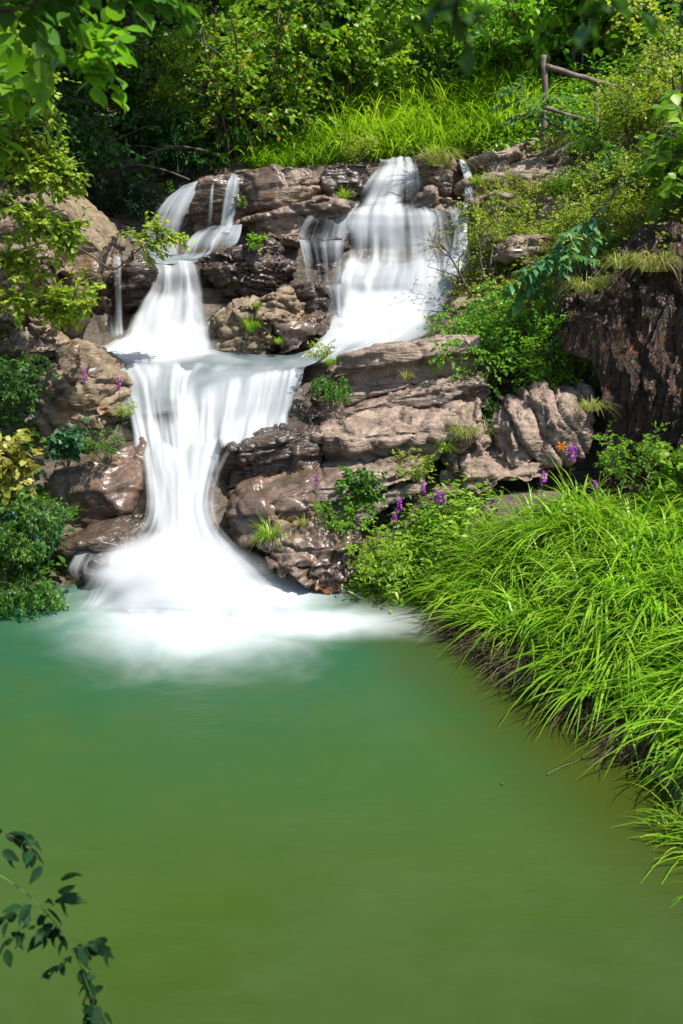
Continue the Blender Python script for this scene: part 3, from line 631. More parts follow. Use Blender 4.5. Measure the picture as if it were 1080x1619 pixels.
rock("wet brown rocks at the pool edge", [([(385, 872), (450, 868), (530, 852), (566, 862), (566, 950), (520, 950), (470, 935), (430, 905)], 7.12, (.05, .6, .1), .95), ([(455, 905), (500, 895), (560, 905), (565, 955), (500, 948)], 6.92, (0, .5, .05))], ROCK_ORANGE, facets=.11, fs=2.6, strata=.05, seed=31, vox=.02)
rock("right outcrop with slanting ribs below the leafy shrub", [([(756, 748), (776, 690), (800, 664), (870, 646), (948, 640), (955, 690), (935, 735), (860, 742), (800, 750)], 8.05, (.05, .8, .1), .92)], ROCK_PINK, facets=.09, fs=1.8, strata=.11, st=.26, seed=32, lean=(.80, -.1, .45), aniso=(2.2, 1, 1), vox=.022)
rock("narrow brown rock under the dry grass left of the outcrop", [([(690, 748), (708, 712), (735, 682), (772, 672), (780, 690), (765, 745), (740, 756)], 8.25, (.05, .6, .1))], ROCK_LEDGE, facets=.09, strata=.08, st=.2, seed=33, lean=(.85, -.1, .4))
rock("flat base slab behind the purple flowers", [([(688, 775), (735, 750), (820, 742), (905, 738), (905, 765), (800, 768), (760, 800), (700, 805)], 7.85, (.05, .6, .08), .95)], ROCK_PINK, facets=.09, fs=2.0, strata=.06, seed=34)
rock("tall dark wet cliff with rusty vertical ribs", [([(888, 530, 8.45), (905, 475, 8.5), (960, 440, 8.5), (1000, 395, 8.4), (1060, 372, 8.1), (1160, 340, 7.4), (1180, 800, 6.9), (1060, 790, 7.3), (955, 765, 7.75), (958, 650, 7.95), (945, 575, 8.2), (905, 560, 8.4)], 8.0, (.5, 1.3, .15), .95)], ROCK_CLIFF, facets=.085, fs=1.5, strata=.07, st=.14, seed=35, lean=(.9, .4, .06), aniso=(3.6, 3.4, .4), vox=.026, rough=.045, cat="cliff", name="cliff")
# upper right
rock("rounded pinkish crest below the fence post", [([(728, 262), (790, 236), (842, 214), (872, 222), (868, 240), (800, 258), (740, 272)], 12.7, (.05, .8, .05))], ROCK_PINK, facets=.06, seed=36)
rock("stack of thin ledges on the upper right slope", [([(738, 300), (765, 268), (860, 246), (945, 252), (950, 300), (900, 318), (800, 330)], 12.25, (.1, .8, .1))], ROCK_PINK, facets=.1, fs=2.2, strata=.16, st=.15, seed=37, aniso=(1, 1, 2.5))
rock("flat pink slab amid the dry scrub", [([(836, 335), (880, 312), (925, 305), (930, 345), (880, 368), (845, 372)], 11.4, (.05, .6, .1))], ROCK_PINK, facets=.08, strata=.08, seed=38)
rock("long pinkish ledge running below the crest", [([(745, 280), (800, 262), (880, 250), (990, 252), (1000, 275), (900, 285), (800, 300), (750, 300)], 12.5, (.1, .8, .1))], ROCK_PINK, facets=.09, fs=2.0, strata=.12, st=.14, seed=39, aniso=(1, 1, 2.5))
rock("broken ledge beside the narrow water run", [([(752, 318), (800, 306), (850, 318), (846, 350), (800, 360), (756, 352)], 11.75, (.05, .7, .1))], ROCK_PINK, facets=.12, fs=2.2, strata=.10, st=.14, seed=40, aniso=(1, 1, 2))
rock("half buried slab under the olive scrub", [([(780, 385), (840, 372), (910, 385), (900, 420), (830, 430), (784, 415)], 10.6, (.05, .7, .1))], ROCK_PINK, facets=.12, fs=2.2, strata=.10, st=.14, seed=41, aniso=(1, 1, 2))

# ------------------------------------------------------------------ plants
def leaf_mat(name, stops, trans=.4, rough=.42, spec=.35, tmul=(1.25, 1.35, .6), extra=None):
    t = NT(name)
    g = t.new("NewGeometry"); oi = t.new("ObjectInfo")
    isl = g.outputs["Random Per Island"]
    col = t.ramp(isl, stops)
    pos = g.outputs["Position"]
    clump = t.noise(pos, 2.3, 3, .6)
    hs = t.new("HueSaturation"); t.l(col, hs.inputs["Color"])
    t.l(t.range(oi.outputs["Random"], 0, 1, .485, .512), hs.inputs["Hue"])
    t.l(t.range(clump, .3, .7, .78, 1.22), hs.inputs["Value"])
    col = hs.outputs[0]
    b = t.new("BsdfPrincipled"); t.l(col, b.inputs["Base Color"]); b.inputs["Roughness"].default_value = rough
    b.inputs["Specular IOR Level"].default_value = spec
    tr = t.new("BsdfTranslucent"); t.l(t.mix(1.0, col, tmul, 'MULTIPLY'), tr.inputs[0])
    m = t.new("MixShader"); m.inputs[0].default_value = trans; t.l(b.outputs[0], m.inputs[1]); t.l(tr.outputs[0], m.inputs[2])
    t.l(m.outputs[0], t.out.inputs[0])
    return t.m
def bark_mat(name, a, b_, rough=.85, scale=14):
    t = NT(name); pos = t.new("TexCoord").outputs["Object"]
    n = t.noise(t.mapping(pos, (1, 1, .25)), scale, 5, .65)
    b = t.new("BsdfPrincipled"); t.l(t.ramp(n, [(.3, a), (.7, b_)]), b.inputs["Base Color"]); b.inputs["Roughness"].default_value = rough
    bp = t.new("Bump"); bp.inputs["Strength"].default_value = .6; bp.inputs["Distance"].default_value = .01; t.l(n, bp.inputs["Height"]); t.l(bp.outputs[0], b.inputs["Normal"])
    t.l(b.outputs[0], t.out.inputs[0]); return t.m
L_BRIGHT = leaf_mat("leaf_bright", [(0, (.08, .21, .012)), (.5, (.14, .30, .018)), (1, (.22, .37, .03))], .47)
L_YELLOW = leaf_mat("leaf_yellow_green", [(0, (.15, .25, .015)), (.5, (.25, .35, .03)), (.85, (.36, .43, .06)), (1, (.42, .39, .06))], .45)
L_MID = leaf_mat("leaf_mid", [(0, (.04, .12, .012)), (.6, (.07, .18, .018)), (1, (.12, .23, .025))], .4)
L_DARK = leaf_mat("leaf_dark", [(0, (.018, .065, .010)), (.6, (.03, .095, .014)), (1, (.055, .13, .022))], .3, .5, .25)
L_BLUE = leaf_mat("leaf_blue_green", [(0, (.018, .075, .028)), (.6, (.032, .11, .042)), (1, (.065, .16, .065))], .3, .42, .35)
L_GOLD = leaf_mat("leaf_gold_mixed", [(0, (.07, .20, .012)), (.6, (.14, .29, .018)), (.93, (.25, .36, .03)), (.97, (.46, .36, .02)), (1, (.46, .20, .03))], .42)
L_DRY = leaf_mat("leaf_dry", [(0, (.15, .26, .02)), (.5, (.25, .33, .03)), (.85, (.36, .35, .05)), (1, (.38, .24, .08))], .45)
L_PALE = leaf_mat("leaf_pale_yellow", [(0, (.16, .19, .02)), (.6, (.33, .33, .05)), (1, (.5, .45, .16))], .35)
G_BRIGHT = leaf_mat("grass_bright", [(0, (.10, .25, .010)), (.5, (.19, .36, .014)), (.9, (.29, .46, .03)), (1, (.40, .43, .09))], .42, .38, .4)
G_DRY = leaf_mat("grass_dry", [(0, (.15, .24, .03)), (.45, (.22, .28, .05)), (.75, (.32, .27, .10)), (1, (.36, .27, .14))], .3)
BARK = bark_mat("bark", (.035, .026, .02), (.11, .085, .065))
STEM = bark_mat("green_stem", (.05, .07, .02), (.10, .11, .035), .6)
TWIG_PALE = bark_mat("dry_twig", (.13, .095, .07), (.27, .21, .16))
WOOD = bark_mat("weathered_wood", (.075, .05, .042), (.20, .145, .125), .85, 9)

_t = np.linspace(0, 1, 6)
_lw = np.array([.16, .40, .43, .33, .17])
_hv = np.array([(0, 0, 0)] + [(-w, y, .07 * w / .4) for w, y in zip(_lw, (.02, .2, .42, .64, .84))] + [(0, 1.05, -.14)] + [(w, y, .07 * w / .4) for w, y in zip(_lw[::-1], (.84, .64, .42, .2, .02))] + [(0, y, -.02 * y) for y in (.2, .42, .64, .84)])
_hf = np.array([(0, 12, 2, 1), (12, 13, 3, 2), (13, 14, 4, 3), (14, 15, 5, 4), (15, 6, 5, 5), (0, 11, 10, 12), (12, 10, 9, 13), (13, 9, 8, 14), (14, 8, 7, 15), (15, 7, 6, 6)])
L_LIME = leaf_mat("leaf_lime", [(0, (.10, .24, .014)), (.6, (.18, .33, .02)), (1, (.28, .42, .04))], .46)
G_DEAD = leaf_mat("grass_dead", [(0, (.05, .045, .02)), (.6, (.10, .08, .04)), (1, (.17, .13, .08))], .2)
TEMPL = {
    "heart": (_hv, _hf),   # unit leaf along +Y, up +Z : vertices, faces
    "oval": (np.array([(0, 0, 0), (-.30, .28, .05), (-.27, .62, .05), (0, 1, -.10), (.27, .62, .05), (.30, .28, .05), (0, .32, 0), (0, .66, -.02)]), np.array([(0, 6, 1, 1), (0, 5, 6, 6), (1, 6, 7, 2), (6, 5, 4, 7), (2, 7, 3, 3), (7, 4, 3, 3)])),
    "lance": (np.array([(0, 0, 0), (-.16, .35, .03), (-.11, .7, .02), (0, 1, -.10), (.11, .7, .02), (.16, .35, .03), (0, .36, 0), (0, .7, -.01)]), np.array([(0, 6, 1, 1), (0, 5, 6, 6), (1, 6, 7, 2), (6, 5, 4, 7), (2, 7, 3, 3), (7, 4, 3, 3)])),
    "tiny": (np.array([(0, 0, 0), (-.32, .5, .06), (0, 1, -.05), (.32, .5, .06)]), np.array([(0, 3, 2), (0, 2, 1)])),
    "lobed": (np.array([(0, 0, 0), (-.42, .12, .0), (-.30, .34, .05), (-.50, .55, .0), (-.22, .64, .04), (0, 1, -.12), (.22, .64, .04), (.50, .55, .0), (.30, .34, .05), (.42, .12, .0), (0, .36, 0), (0, .66, 0)]), np.array([(0, 10, 2, 1), (0, 9, 8, 10), (2, 10, 11, 4), (2, 4, 3, 3), (10, 8, 6, 11), (8, 7, 6, 6), (4, 11, 5, 5), (11, 6, 5, 5)])),
}
class Geo:
    def __init__(s): s.V = []; s.F = {}; s.n = 0
    def add(s, V, faces):
        s.V.append(V)
        for f in faces: s.F.setdefault(f.shape[1], []).append(f + s.n)
        s.n += len(V)
    def tube(s, pts, r0, r1, k=5):
        pts = np.asarray(pts, float); m = len(pts)
        tg = np.gradient(pts, axis=0); tg /= np.linalg.norm(tg, axis=1, keepdims=True) + 1e-9
        ref = np.array([.31, .62, .72]); a = np.cross(tg, ref); a /= np.linalg.norm(a, axis=1, keepdims=True) + 1e-9; b = np.cross(tg, a)
        r = np.linspace(r0, r1, m)[:, None, None]; an = np.linspace(0, 2 * np.pi, k, endpoint=False)
        V = pts[:, None] + r * (a[:, None] * np.cos(an)[None, :, None] + b[:, None] * np.sin(an)[None, :, None])
        i = np.arange(m * k).reshape(m, k); j = np.roll(i, -1, 1)
        s.add(V.reshape(-1, 3), [np.stack([i[:-1].ravel(), j[:-1].ravel(), j[1:].ravel(), i[1:].ravel()], 1), i[:1, ::-1], i[-1:]])
    def leaves(s, kind, pos, dr, up, size, width=1.0):
        T, Fc = TEMPL[kind]
        pos = np.asarray(pos); n = len(pos)
        if not n: return
        dr = dr / (np.linalg.norm(dr, axis=1, keepdims=True) + 1e-9)
        x = np.cross(dr, up); x /= np.linalg.norm(x, axis=1, keepdims=True) + 1e-9
        z = np.cross(x, dr)
        sz = np.asarray(size).reshape(-1, 1, 1)
        V = pos[:, None] + sz * (x[:, None] * (T[None, :, 0:1] * width) + dr[:, None] * T[None, :, 1:2] + z[:, None] * T[None, :, 2:3])
        off = (np.arange(n) * len(T))[:, None, None]
        f4 = Fc[(Fc[:, -1] != Fc[:, -2])] if Fc.shape[1] == 4 else Fc[:0]
        f3 = Fc[(Fc[:, -1] == Fc[:, -2])][:, :3] if Fc.shape[1] == 4 else Fc
        fs = [(f[None] + off).reshape(-1, f.shape[1]) for f in (f4, f3) if len(f)]
        s.add(V.reshape(-1, 3), fs)
    def blades(s, base, dr, length, width, droop, seg=5, lean=None):
        "arching grass blades: base points, start directions"
        n = len(base); t = np.linspace(0, 1, seg + 1)
        h = dr.copy(); h[:, 2] = 0; hn = np.linalg.norm(h, axis=1, keepdims=True) + 1e-6; h /= hn
        side = np.stack([-h[:, 1], h[:, 0], np.zeros(n)], 1)
        L = np.asarray(length)[:, None, None]; tt = t[None, :, None]
        c = base[:, None] + L * (dr[:, None] * (tt - .12 * tt ** 2) + h[:, None] * (.35 * np.asarray(droop)[:, None, None] * tt ** 2) - np.array([0, 0, 1.0]) * np.asarray(droop)[:, None, None] * .62 * tt ** 2.3)
        w = np.asarray(width)[:, None, None] * (np.minimum(1, .45 + tt * 2.2) * (1 - tt ** 2.2) + .02)
        V = np.stack([c - side[:, None] * w * .5, c + side[:, None] * w * .5], 2).reshape(-1, 3)
        i = np.arange(n)[:, None] * (2 * (seg + 1)) + 2 * np.arange(seg)[None]
        i = i.ravel(); s.add(V, [np.stack([i, i + 1, i + 3, i + 2], 1)])
    def mesh(s, name, smooth=True):
        return mesh_np(name, np.concatenate(s.V), [np.concatenate(f) for f in s.F.values()], smooth)

def curve(p, d, L, n, rng, bend=.25, grav=0.0):
    pts = [np.array(p, float)]; d = np.array(d, float); d /= np.linalg.norm(d)
    for k in range(n):
        d = d + rng.normal(size=3) * bend / n ** .5 + np.array([0, 0, -grav / n]); d /= np.linalg.norm(d)
        pts.append(pts[-1] + d * L / n)
    return np.array(pts)
def twig_leaves(g, pts, rng, kind, n, size, width, t0=.15, flat=.7, droop=.2, spread=.9):
    "leaves set alternately along a twig, held roughly flat to the light"
    t = np.linspace(t0, 1, n) + rng.normal(size=n) * .02
    t = np.clip(t, 0, 1) * (len(pts) - 1); i = np.minimum(t.astype(int), len(pts) - 2); f = (t - i)[:, None]
    p = pts[i] * (1 - f) + pts[i + 1] * f
    d = pts[i + 1] - pts[i]; d /= np.linalg.norm(d, axis=1, keepdims=True) + 1e-9
    up = np.tile([0, 0, 1.0], (n, 1)) * flat + rng.normal(size=(n, 3)) * (1 - flat) * .9; up /= np.linalg.norm(up, axis=1, keepdims=True) + 1e-9
    sd = np.cross(d, up); sg = np.where(np.arange(n) % 2, 1, -1)[:, None]
    dr = d * (1 - .45 * spread) + sd * sg * spread + rng.normal(size=(n, 3)) * .22; dr[:, 2] -= droop
    g.leaves(kind, p, dr, up, size * rng.uniform(.65, 1.2, n), width)
def plant_mesh(seed, H=1.0, spread=.6, stems=6, nb=7, bl=.4, nt=5, tl=.22, nl=9, leaf="oval", ls=.05, lw=1.0, grav=.3, droop=.25, flat=.6, r=.012, up=1.0, b0=.25, bupz=.35):
    rng = np.random.default_rng(seed); gl, gs = Geo(), Geo()
    for s in range(stems):
        a = 2 * np.pi * (s + rng.uniform(-.4, .4)) / stems
        lean = spread * rng.uniform(.2, 1.0)
        st = curve((.06 * spread * math.cos(a), .06 * spread * math.sin(a), 0), (math.cos(a) * lean, math.sin(a) * lean, up), H * rng.uniform(.7, 1.05), 7, rng, .28, grav * .5)
        gs.tube(st, r * H, r * .35 * H)
        for b in range(nb):
            t = rng.uniform(b0, 1.0) * 7; i = min(int(t), 6); p = st[i] + (st[i + 1] - st[i]) * (t - i)
            d = (st[i + 1] - st[i]); d /= np.linalg.norm(d); q = rng.normal(size=3); q[2] = abs(q[2]) * .4; q /= np.linalg.norm(q)
            br = curve(p, d * .5 + q + np.array([math.cos(a), math.sin(a), bupz]) * .35, bl * rng.uniform(.6, 1.15), 5, rng, .35, grav)
            gs.tube(br, r * .4 * H, r * .15 * H, 4)
            for w in range(nt):
                t = (w + rng.uniform(.2, 1)) / nt * 5; i = min(int(t), 4); p2 = br[i] + (br[i + 1] - br[i]) * (t - i)
                d2 = (br[i + 1] - br[i]); d2 /= np.linalg.norm(d2) + 1e-9
                q = rng.normal(size=3); q[2] *= .5
                tw = curve(p2, d2 * .8 + q * .8, tl * rng.uniform(.6, 1.2), 4, rng, .3, grav)
                if nt <= 5: gs.tube(tw, r * .16 * H, r * .08 * H, 3)
                twig_leaves(gl, tw, rng, leaf, nl, ls, lw, .1, flat, droop)
    return gl.mesh("foliage"), gs.mesh("stem")
PROTO = {}
def proto(key, **k): PROTO[key] = [plant_mesh(k.pop("seed", 1) + 100 * v, **dict(k)) for v in range(k.pop("var", 2))]
def plant(name, label, cat, key, loc, sc, mat, smat=BARK, rz=None, var=None, tiltv=(0, 0), group=None, sz=None):
    v = (var if var is not None else abs(hash3i(loc)) ) % len(PROTO[key])
    fm, sm = PROTO[key][v]
    root = bpy.data.objects.new(name, None); COL.objects.link(root); root.empty_display_size = .1
    root.location = loc
    root.rotation_euler = (tiltv[0], tiltv[1], rz if rz is not None else (abs(hash3i(loc)) % 628) / 100)
    root.scale = (sc, sc, sz or sc)
    for nm, me, m in (("foliage", fm, mat), ("stem", sm, smat)):
        k = me.name + "|" + m.name
        if k not in MCACHE:
            c = me.copy(); c.materials.clear(); c.materials.append(m); MCACHE[k] = c
        o = bpy.data.objects.new(nm, MCACHE[k]); COL.objects.link(o); o.parent = root
    tag(root, label, cat, group)
    return root
MCACHE = {}
def hash3i(l): return int(abs(l[0] * 7919 + l[1] * 104729 + l[2] * 1299709) * 10)
def at_ground(px, py, Y, dz=-.05):
    p = P(px, py, Y); return (p[0], p[1], p[2] + dz)
def drop(px, Y, dz=-.05):
    "stand on the hillside at distance Y under pixel column px (taken at mid height)"
    x = (px - 540) / F * Y * 1.0
    for _ in range(3):
        z = float(ground(np.array([x]), np.array([float(Y)]))[0]); t = Y * CP + (CAMH - z) * SP; x = (px - 540) / F * t
    return (x, float(Y), z + dz)

proto("bush", seed=3, var=3, H=1.0, spread=.8, stems=8, nb=8, bl=.42, nt=6, tl=.22, nl=9, ls=.052, leaf="oval", lw=1.0, grav=.5)
proto("bushbig", seed=5, var=3, H=1.0, spread=.75, stems=8, nb=9, bl=.40, nt=7, tl=.20, nl=9, ls=.038, leaf="tiny", lw=1.3, grav=.5)
proto("lancebush", seed=7, var=2, H=1.0, spread=.8, stems=8, nb=8, bl=.42, nt=6, tl=.24, nl=9, ls=.07, leaf="lance", lw=1.2, grav=.9, droop=.5)
proto("broad", seed=9, var=2, H=1.0, spread=.7, stems=7, nb=6, bl=.34, nt=3, tl=.16, nl=6, ls=.12, leaf="oval", lw=1.25, grav=.4)
proto("lobed", seed=11, var=2, H=1.0, spread=.9, stems=7, nb=6, bl=.36, nt=3, tl=.20, nl=6, ls=.14, leaf="lobed", lw=1.0, grav=.5)
proto("herb", seed=13, var=3, H=1.0, spread=1.0, stems=9, nb=6, bl=.3, nt=3, tl=.2, nl=7, ls=.085, leaf="lance", lw=1.5, grav=.3, up=1.0, r=.008)
proto("sparse", seed=15, var=2, H=1.0, spread=.55, stems=3, nb=8, bl=.4, nt=4, tl=.25, nl=3, ls=.035, leaf="tiny", lw=1.2, grav=.1, r=.02)
proto("trail", seed=17, var=2, H=.55, spread=1.2, stems=9, nb=6, bl=.45, nt=5, tl=.3, nl=8, ls=.065, leaf="oval", lw=1.1, grav=2.4, droop=.5, up=.6)

# grass
def tuft_mesh(seed, n, L, w, rad, droop=1.0, lean=.7):
    rng = np.random.default_rng(seed); g = Geo()
    a = rng.uniform(0, 2 * np.pi, n); r = rad * np.sqrt(rng.uniform(0, 1, n))
    base = np.stack([r * np.cos(a), r * np.sin(a), np.zeros(n)], 1)
    a2 = a + rng.normal(size=n) * .6; ln = lean * rng.uniform(.1, 1.0, n)
    d = np.stack([np.cos(a2) * ln, np.sin(a2) * ln, np.ones(n)], 1); d /= np.linalg.norm(d, axis=1, keepdims=True)
    g.blades(base, d, L * rng.uniform(.45, 1.1, n), w * rng.uniform(.6, 1.2, n), droop * rng.uniform(.4, 1.3, n))
    return g.mesh("blades")
TUFT = [tuft_mesh(40 + i, 110, 1.0, .022, .10) for i in range(3)]
TUFTL = [tuft_mesh(60 + i, 190, 1.0, .020, .25, 1.3, .9) for i in range(2)]
def tuft(label, loc, sc, mat, big=False, v=0, group=None, name="grass_tuft"):
    me = (TUFTL if big else TUFT)[v % (2 if big else 3)]
    k = me.name + "|" + mat.name
    if k not in MCACHE:
        c = me.copy(); c.materials.clear(); c.materials.append(mat); MCACHE[k] = c
    o = bpy.data.objects.new(name, MCACHE[k]); COL.objects.link(o); o.location = loc; o.scale = (sc,) * 3
    o.rotation_euler = (0, 0, v * 1.3 + loc[0] * 5)
    return tag(o, label, "grass", group)
def scatter(rng, n, poly, jit=None):
    "random ground points whose photo position falls in a pixel polygon; poly corners are (px, py, Y)"
    q = np.array([P(*c)[:2] for c in poly]); lo, hi = q.min(0), q.max(0); out = []
    while len(out) < n:
        s = rng.uniform(lo, hi, (n * 2, 2)); x, y = s[:, 0], s[:, 1]; ins = np.zeros(len(s), bool); j = len(q) - 1
        for i in range(len(q)):
            xi, yi = q[i]; xj, yj = q[j]
            ins ^= ((yi > y) != (yj > y)) & (x < (xj - xi) * (y - yi) / (yj - yi + 1e-12) + xi); j = i
        out.extend(s[ins])
    out = np.array(out[:n]); return np.column_stack([out, ground(out[:, 0], out[:, 1])])
def grass_field(name, label, pts, L, w, mat, seed, per=14, rad=.10, droop=1.0, lean=.7, bias=(0, 0), lenf=None):
    rng = np.random.default_rng(seed); n = len(pts) * per; b = np.repeat(pts, per, 0)
    a = rng.uniform(0, 2 * np.pi, n); r = rad * np.sqrt(rng.uniform(0, 1, n))
    b = b + np.stack([r * np.cos(a), r * np.sin(a), np.full(n, -.03)], 1)
    cl = np.repeat(rng.normal(size=(len(pts), 2)) * .42, per, 0)
    ln = lean * rng.uniform(.1, 1, n)
    d = np.stack([np.cos(a) * ln + bias[0] + cl[:, 0], np.sin(a) * ln + bias[1] + cl[:, 1], np.ones(n)], 1); d /= np.linalg.norm(d, axis=1, keepdims=True)
    Ls = np.repeat(rng.uniform(.6, 1.2, len(pts)), per) * rng.uniform(.45, 1.1, n) * L
    if lenf is not None: Ls = Ls * np.repeat(lenf, per)
    g = Geo(); g.blades(b, d, Ls, w * rng.uniform(.55, 1.2, n), droop * rng.uniform(.35, 1.35, n), 6)
    return tag(link(name, g.mesh(name), mat), label, None, None, "stuff")
rg = np.random.default_rng(77)
bank = scatter(rg, 400, [(715, 985, 6.7), (745, 1006, 6.3), (815, 1056, 5.6), (885, 1096, 5.15), (985, 1166, 4.65), (1045, 1218, 4.25), (1090, 1275, 3.9), (1250, 1275, 3.75), (1250, 820, 5.8), (1080, 800, 6.7), (950, 800, 7.0), (850, 815, 7.1), (770, 870, 7.1), (715, 930, 7.0)])
grass_field("grass", "thick bright green grass arching over the right bank", bank, .64, .0195, G_BRIGHT, 5, per=27, rad=.075, droop=1.0, lean=.62, bias=(-.22, -.2))
reed = scatter(rg, 70, [(690, 870, 7.2), (780, 800, 7.4), (930, 790, 7.2), (1080, 800, 6.7), (1080, 870, 6.2), (850, 880, 6.7), (740, 930, 6.8)])
grass_field("grass", "upright broader reed blades along the top of the right bank", reed, .62, .022, G_BRIGHT, 15, per=6, rad=.06, droop=.45, lean=.35, bias=(-.08, -.05))
edge = scatter(rg, 110, [(700, 1004, 6.32), (780, 1052, 5.65), (850, 1093, 5.2), (950, 1160, 4.7), (1040, 1240, 4.1), (1060, 1200, 4.3), (960, 1120, 4.9), (870, 1060, 5.4), (790, 1020, 5.9), (720, 985, 6.5)])
grass_field("dry_grass", "dead brown stems hanging into the water under the right bank", edge, .40, .009, G_DEAD, 16, per=12, rad=.10, droop=1.3, lean=.9, bias=(-.5, -.35))
near = scatter(rg, 60, [(1062, 1290, 3.75), (1075, 1420, 3.0), (1180, 1420, 3.0), (1300, 1619, 2.6), (1300, 1300, 3.6)])
grass_field("grass", "grass blades leaning in at the lower right edge", near, .42, .010, G_BRIGHT, 6, per=14, rad=.12, droop=1.1, lean=.8, bias=(-.5, -.1))
lip = scatter(rg, 330, [(545, 245, 14.0), (640, 240, 14.0), (740, 236, 14.0), (830, 215, 14.0), (850, 190, 15.6), (760, 170, 16.2), (600, 170, 16.2), (540, 200, 15.5)])
grass_field("grass", "mound of tall bright grass above the main cascade", lip, 1.15, .026, G_BRIGHT, 7, per=20, rad=.2, droop=1.0, lean=.7, bias=(-.1, -.25))
lip2 = scatter(rg, 150, [(395, 258, 13.9), (545, 246, 13.9), (560, 200, 15.5), (430, 220, 15.5)])
grass_field("grass", "darker grass behind the brown block", lip2, .75, .022, G_BRIGHT, 8, per=16, rad=.15, droop=.9, lean=.6, bias=(.1, -.2))
dry = scatter(rg, 420, [(745, 420, 10.8), (740, 330, 12.0), (800, 320, 11.8), (860, 380, 10.8), (930, 300, 11.2), (1000, 270, 10.8), (1080, 320, 9.4), (1080, 380, 8.6), (1000, 400, 9.0), (900, 450, 9.2), (800, 450, 10.4)])
grass_field("dry_grass", "thin yellowing grass on the upper right slope", dry, .32, .010, G_DRY, 9, per=22, rad=.12, droop=.7, lean=.7, bias=(-.15, -.2))

def ground_leaves(name, label, pts, mat, seed, n=10, h=.25, leaf="oval", ls=.06, rad=.18):
    rng = np.random.default_rng(seed); N = len(pts) * n; b = np.repeat(pts, n, 0)
    off = rng.normal(size=(N, 3)) * [rad, rad, h * .5]; off[:, 2] = np.abs(off[:, 2]) + .01
    dr = np.column_stack([rng.normal(size=(N, 2)), rng.normal(size=N) * .3 - .1]); up = np.column_stack([rng.normal(size=(N, 2)) * .45 + [0, -.25], np.ones(N)])
    g = Geo(); g.leaves(leaf, b + off, dr, up, ls * rng.uniform(.6, 1.3, N), 1.0)
    return tag(link(name, g.mesh(name), mat), label, None, None, "stuff")
und = scatter(rg, 2600, [(-200, 300, 13.0), (150, 300, 13.4), (330, 262, 14.0), (560, 245, 15.6), (860, 190, 15.6), (1080, 150, 13.0), (1300, 100, 14.0), (1300, -100, 22), (-300, -100, 22)])
ground_leaves("undergrowth", "dense dark undergrowth on the wooded slope behind", und, L_MID, 10, 16, .5, "oval", .13, .3)
und2 = scatter(rg, 1300, [(740, 420, 10.8), (735, 300, 12.3), (950, 240, 12.3), (1080, 220, 11.2), (1200, 300, 9.0), (1080, 400, 8.4), (1000, 400, 8.9), (900, 470, 9.3), (850, 620, 9.2), (720, 640, 9.2), (720, 470, 10.4)])
ground_leaves("undergrowth", "low yellowish scrub covering the upper right slope", und2, L_DRY, 11, 16, .18, "tiny", .05, .16)
und5 = scatter(rg, 500, [(780, 232, 13.2), (860, 205, 13.3), (1100, 200, 12.6), (1150, 120, 14.5), (860, 150, 15.5), (800, 190, 14.5)])
ground_leaves("undergrowth", "fresh green undergrowth around the rail fence", und5, L_BRIGHT, 14, 16, .22, "oval", .08, .22)
und3 = scatter(rg, 260, [(560, 950, 7.1), (600, 960, 6.98), (680, 985, 6.75), (740, 900, 7.1), (760, 780, 7.9), (690, 790, 8.0), (600, 850, 7.6), (545, 900, 7.3)])
ground_leaves("ground_cover", "low bright weeds between the ledges and the bank grass", und3, L_LIME, 12, 18, .28, "lance", .085, .13)
und4 = scatter(rg, 420, [(-150, 970, 6.5), (20, 962, 6.7), (80, 880, 7.3), (40, 750, 8.0), (30, 560, 9.2), (-20, 480, 9.7), (-300, 500, 9)])
ground_leaves("ground_cover", "dark leafy cover on the left bank", und4, L_MID, 13, 16, .25, "oval", .09, .16)

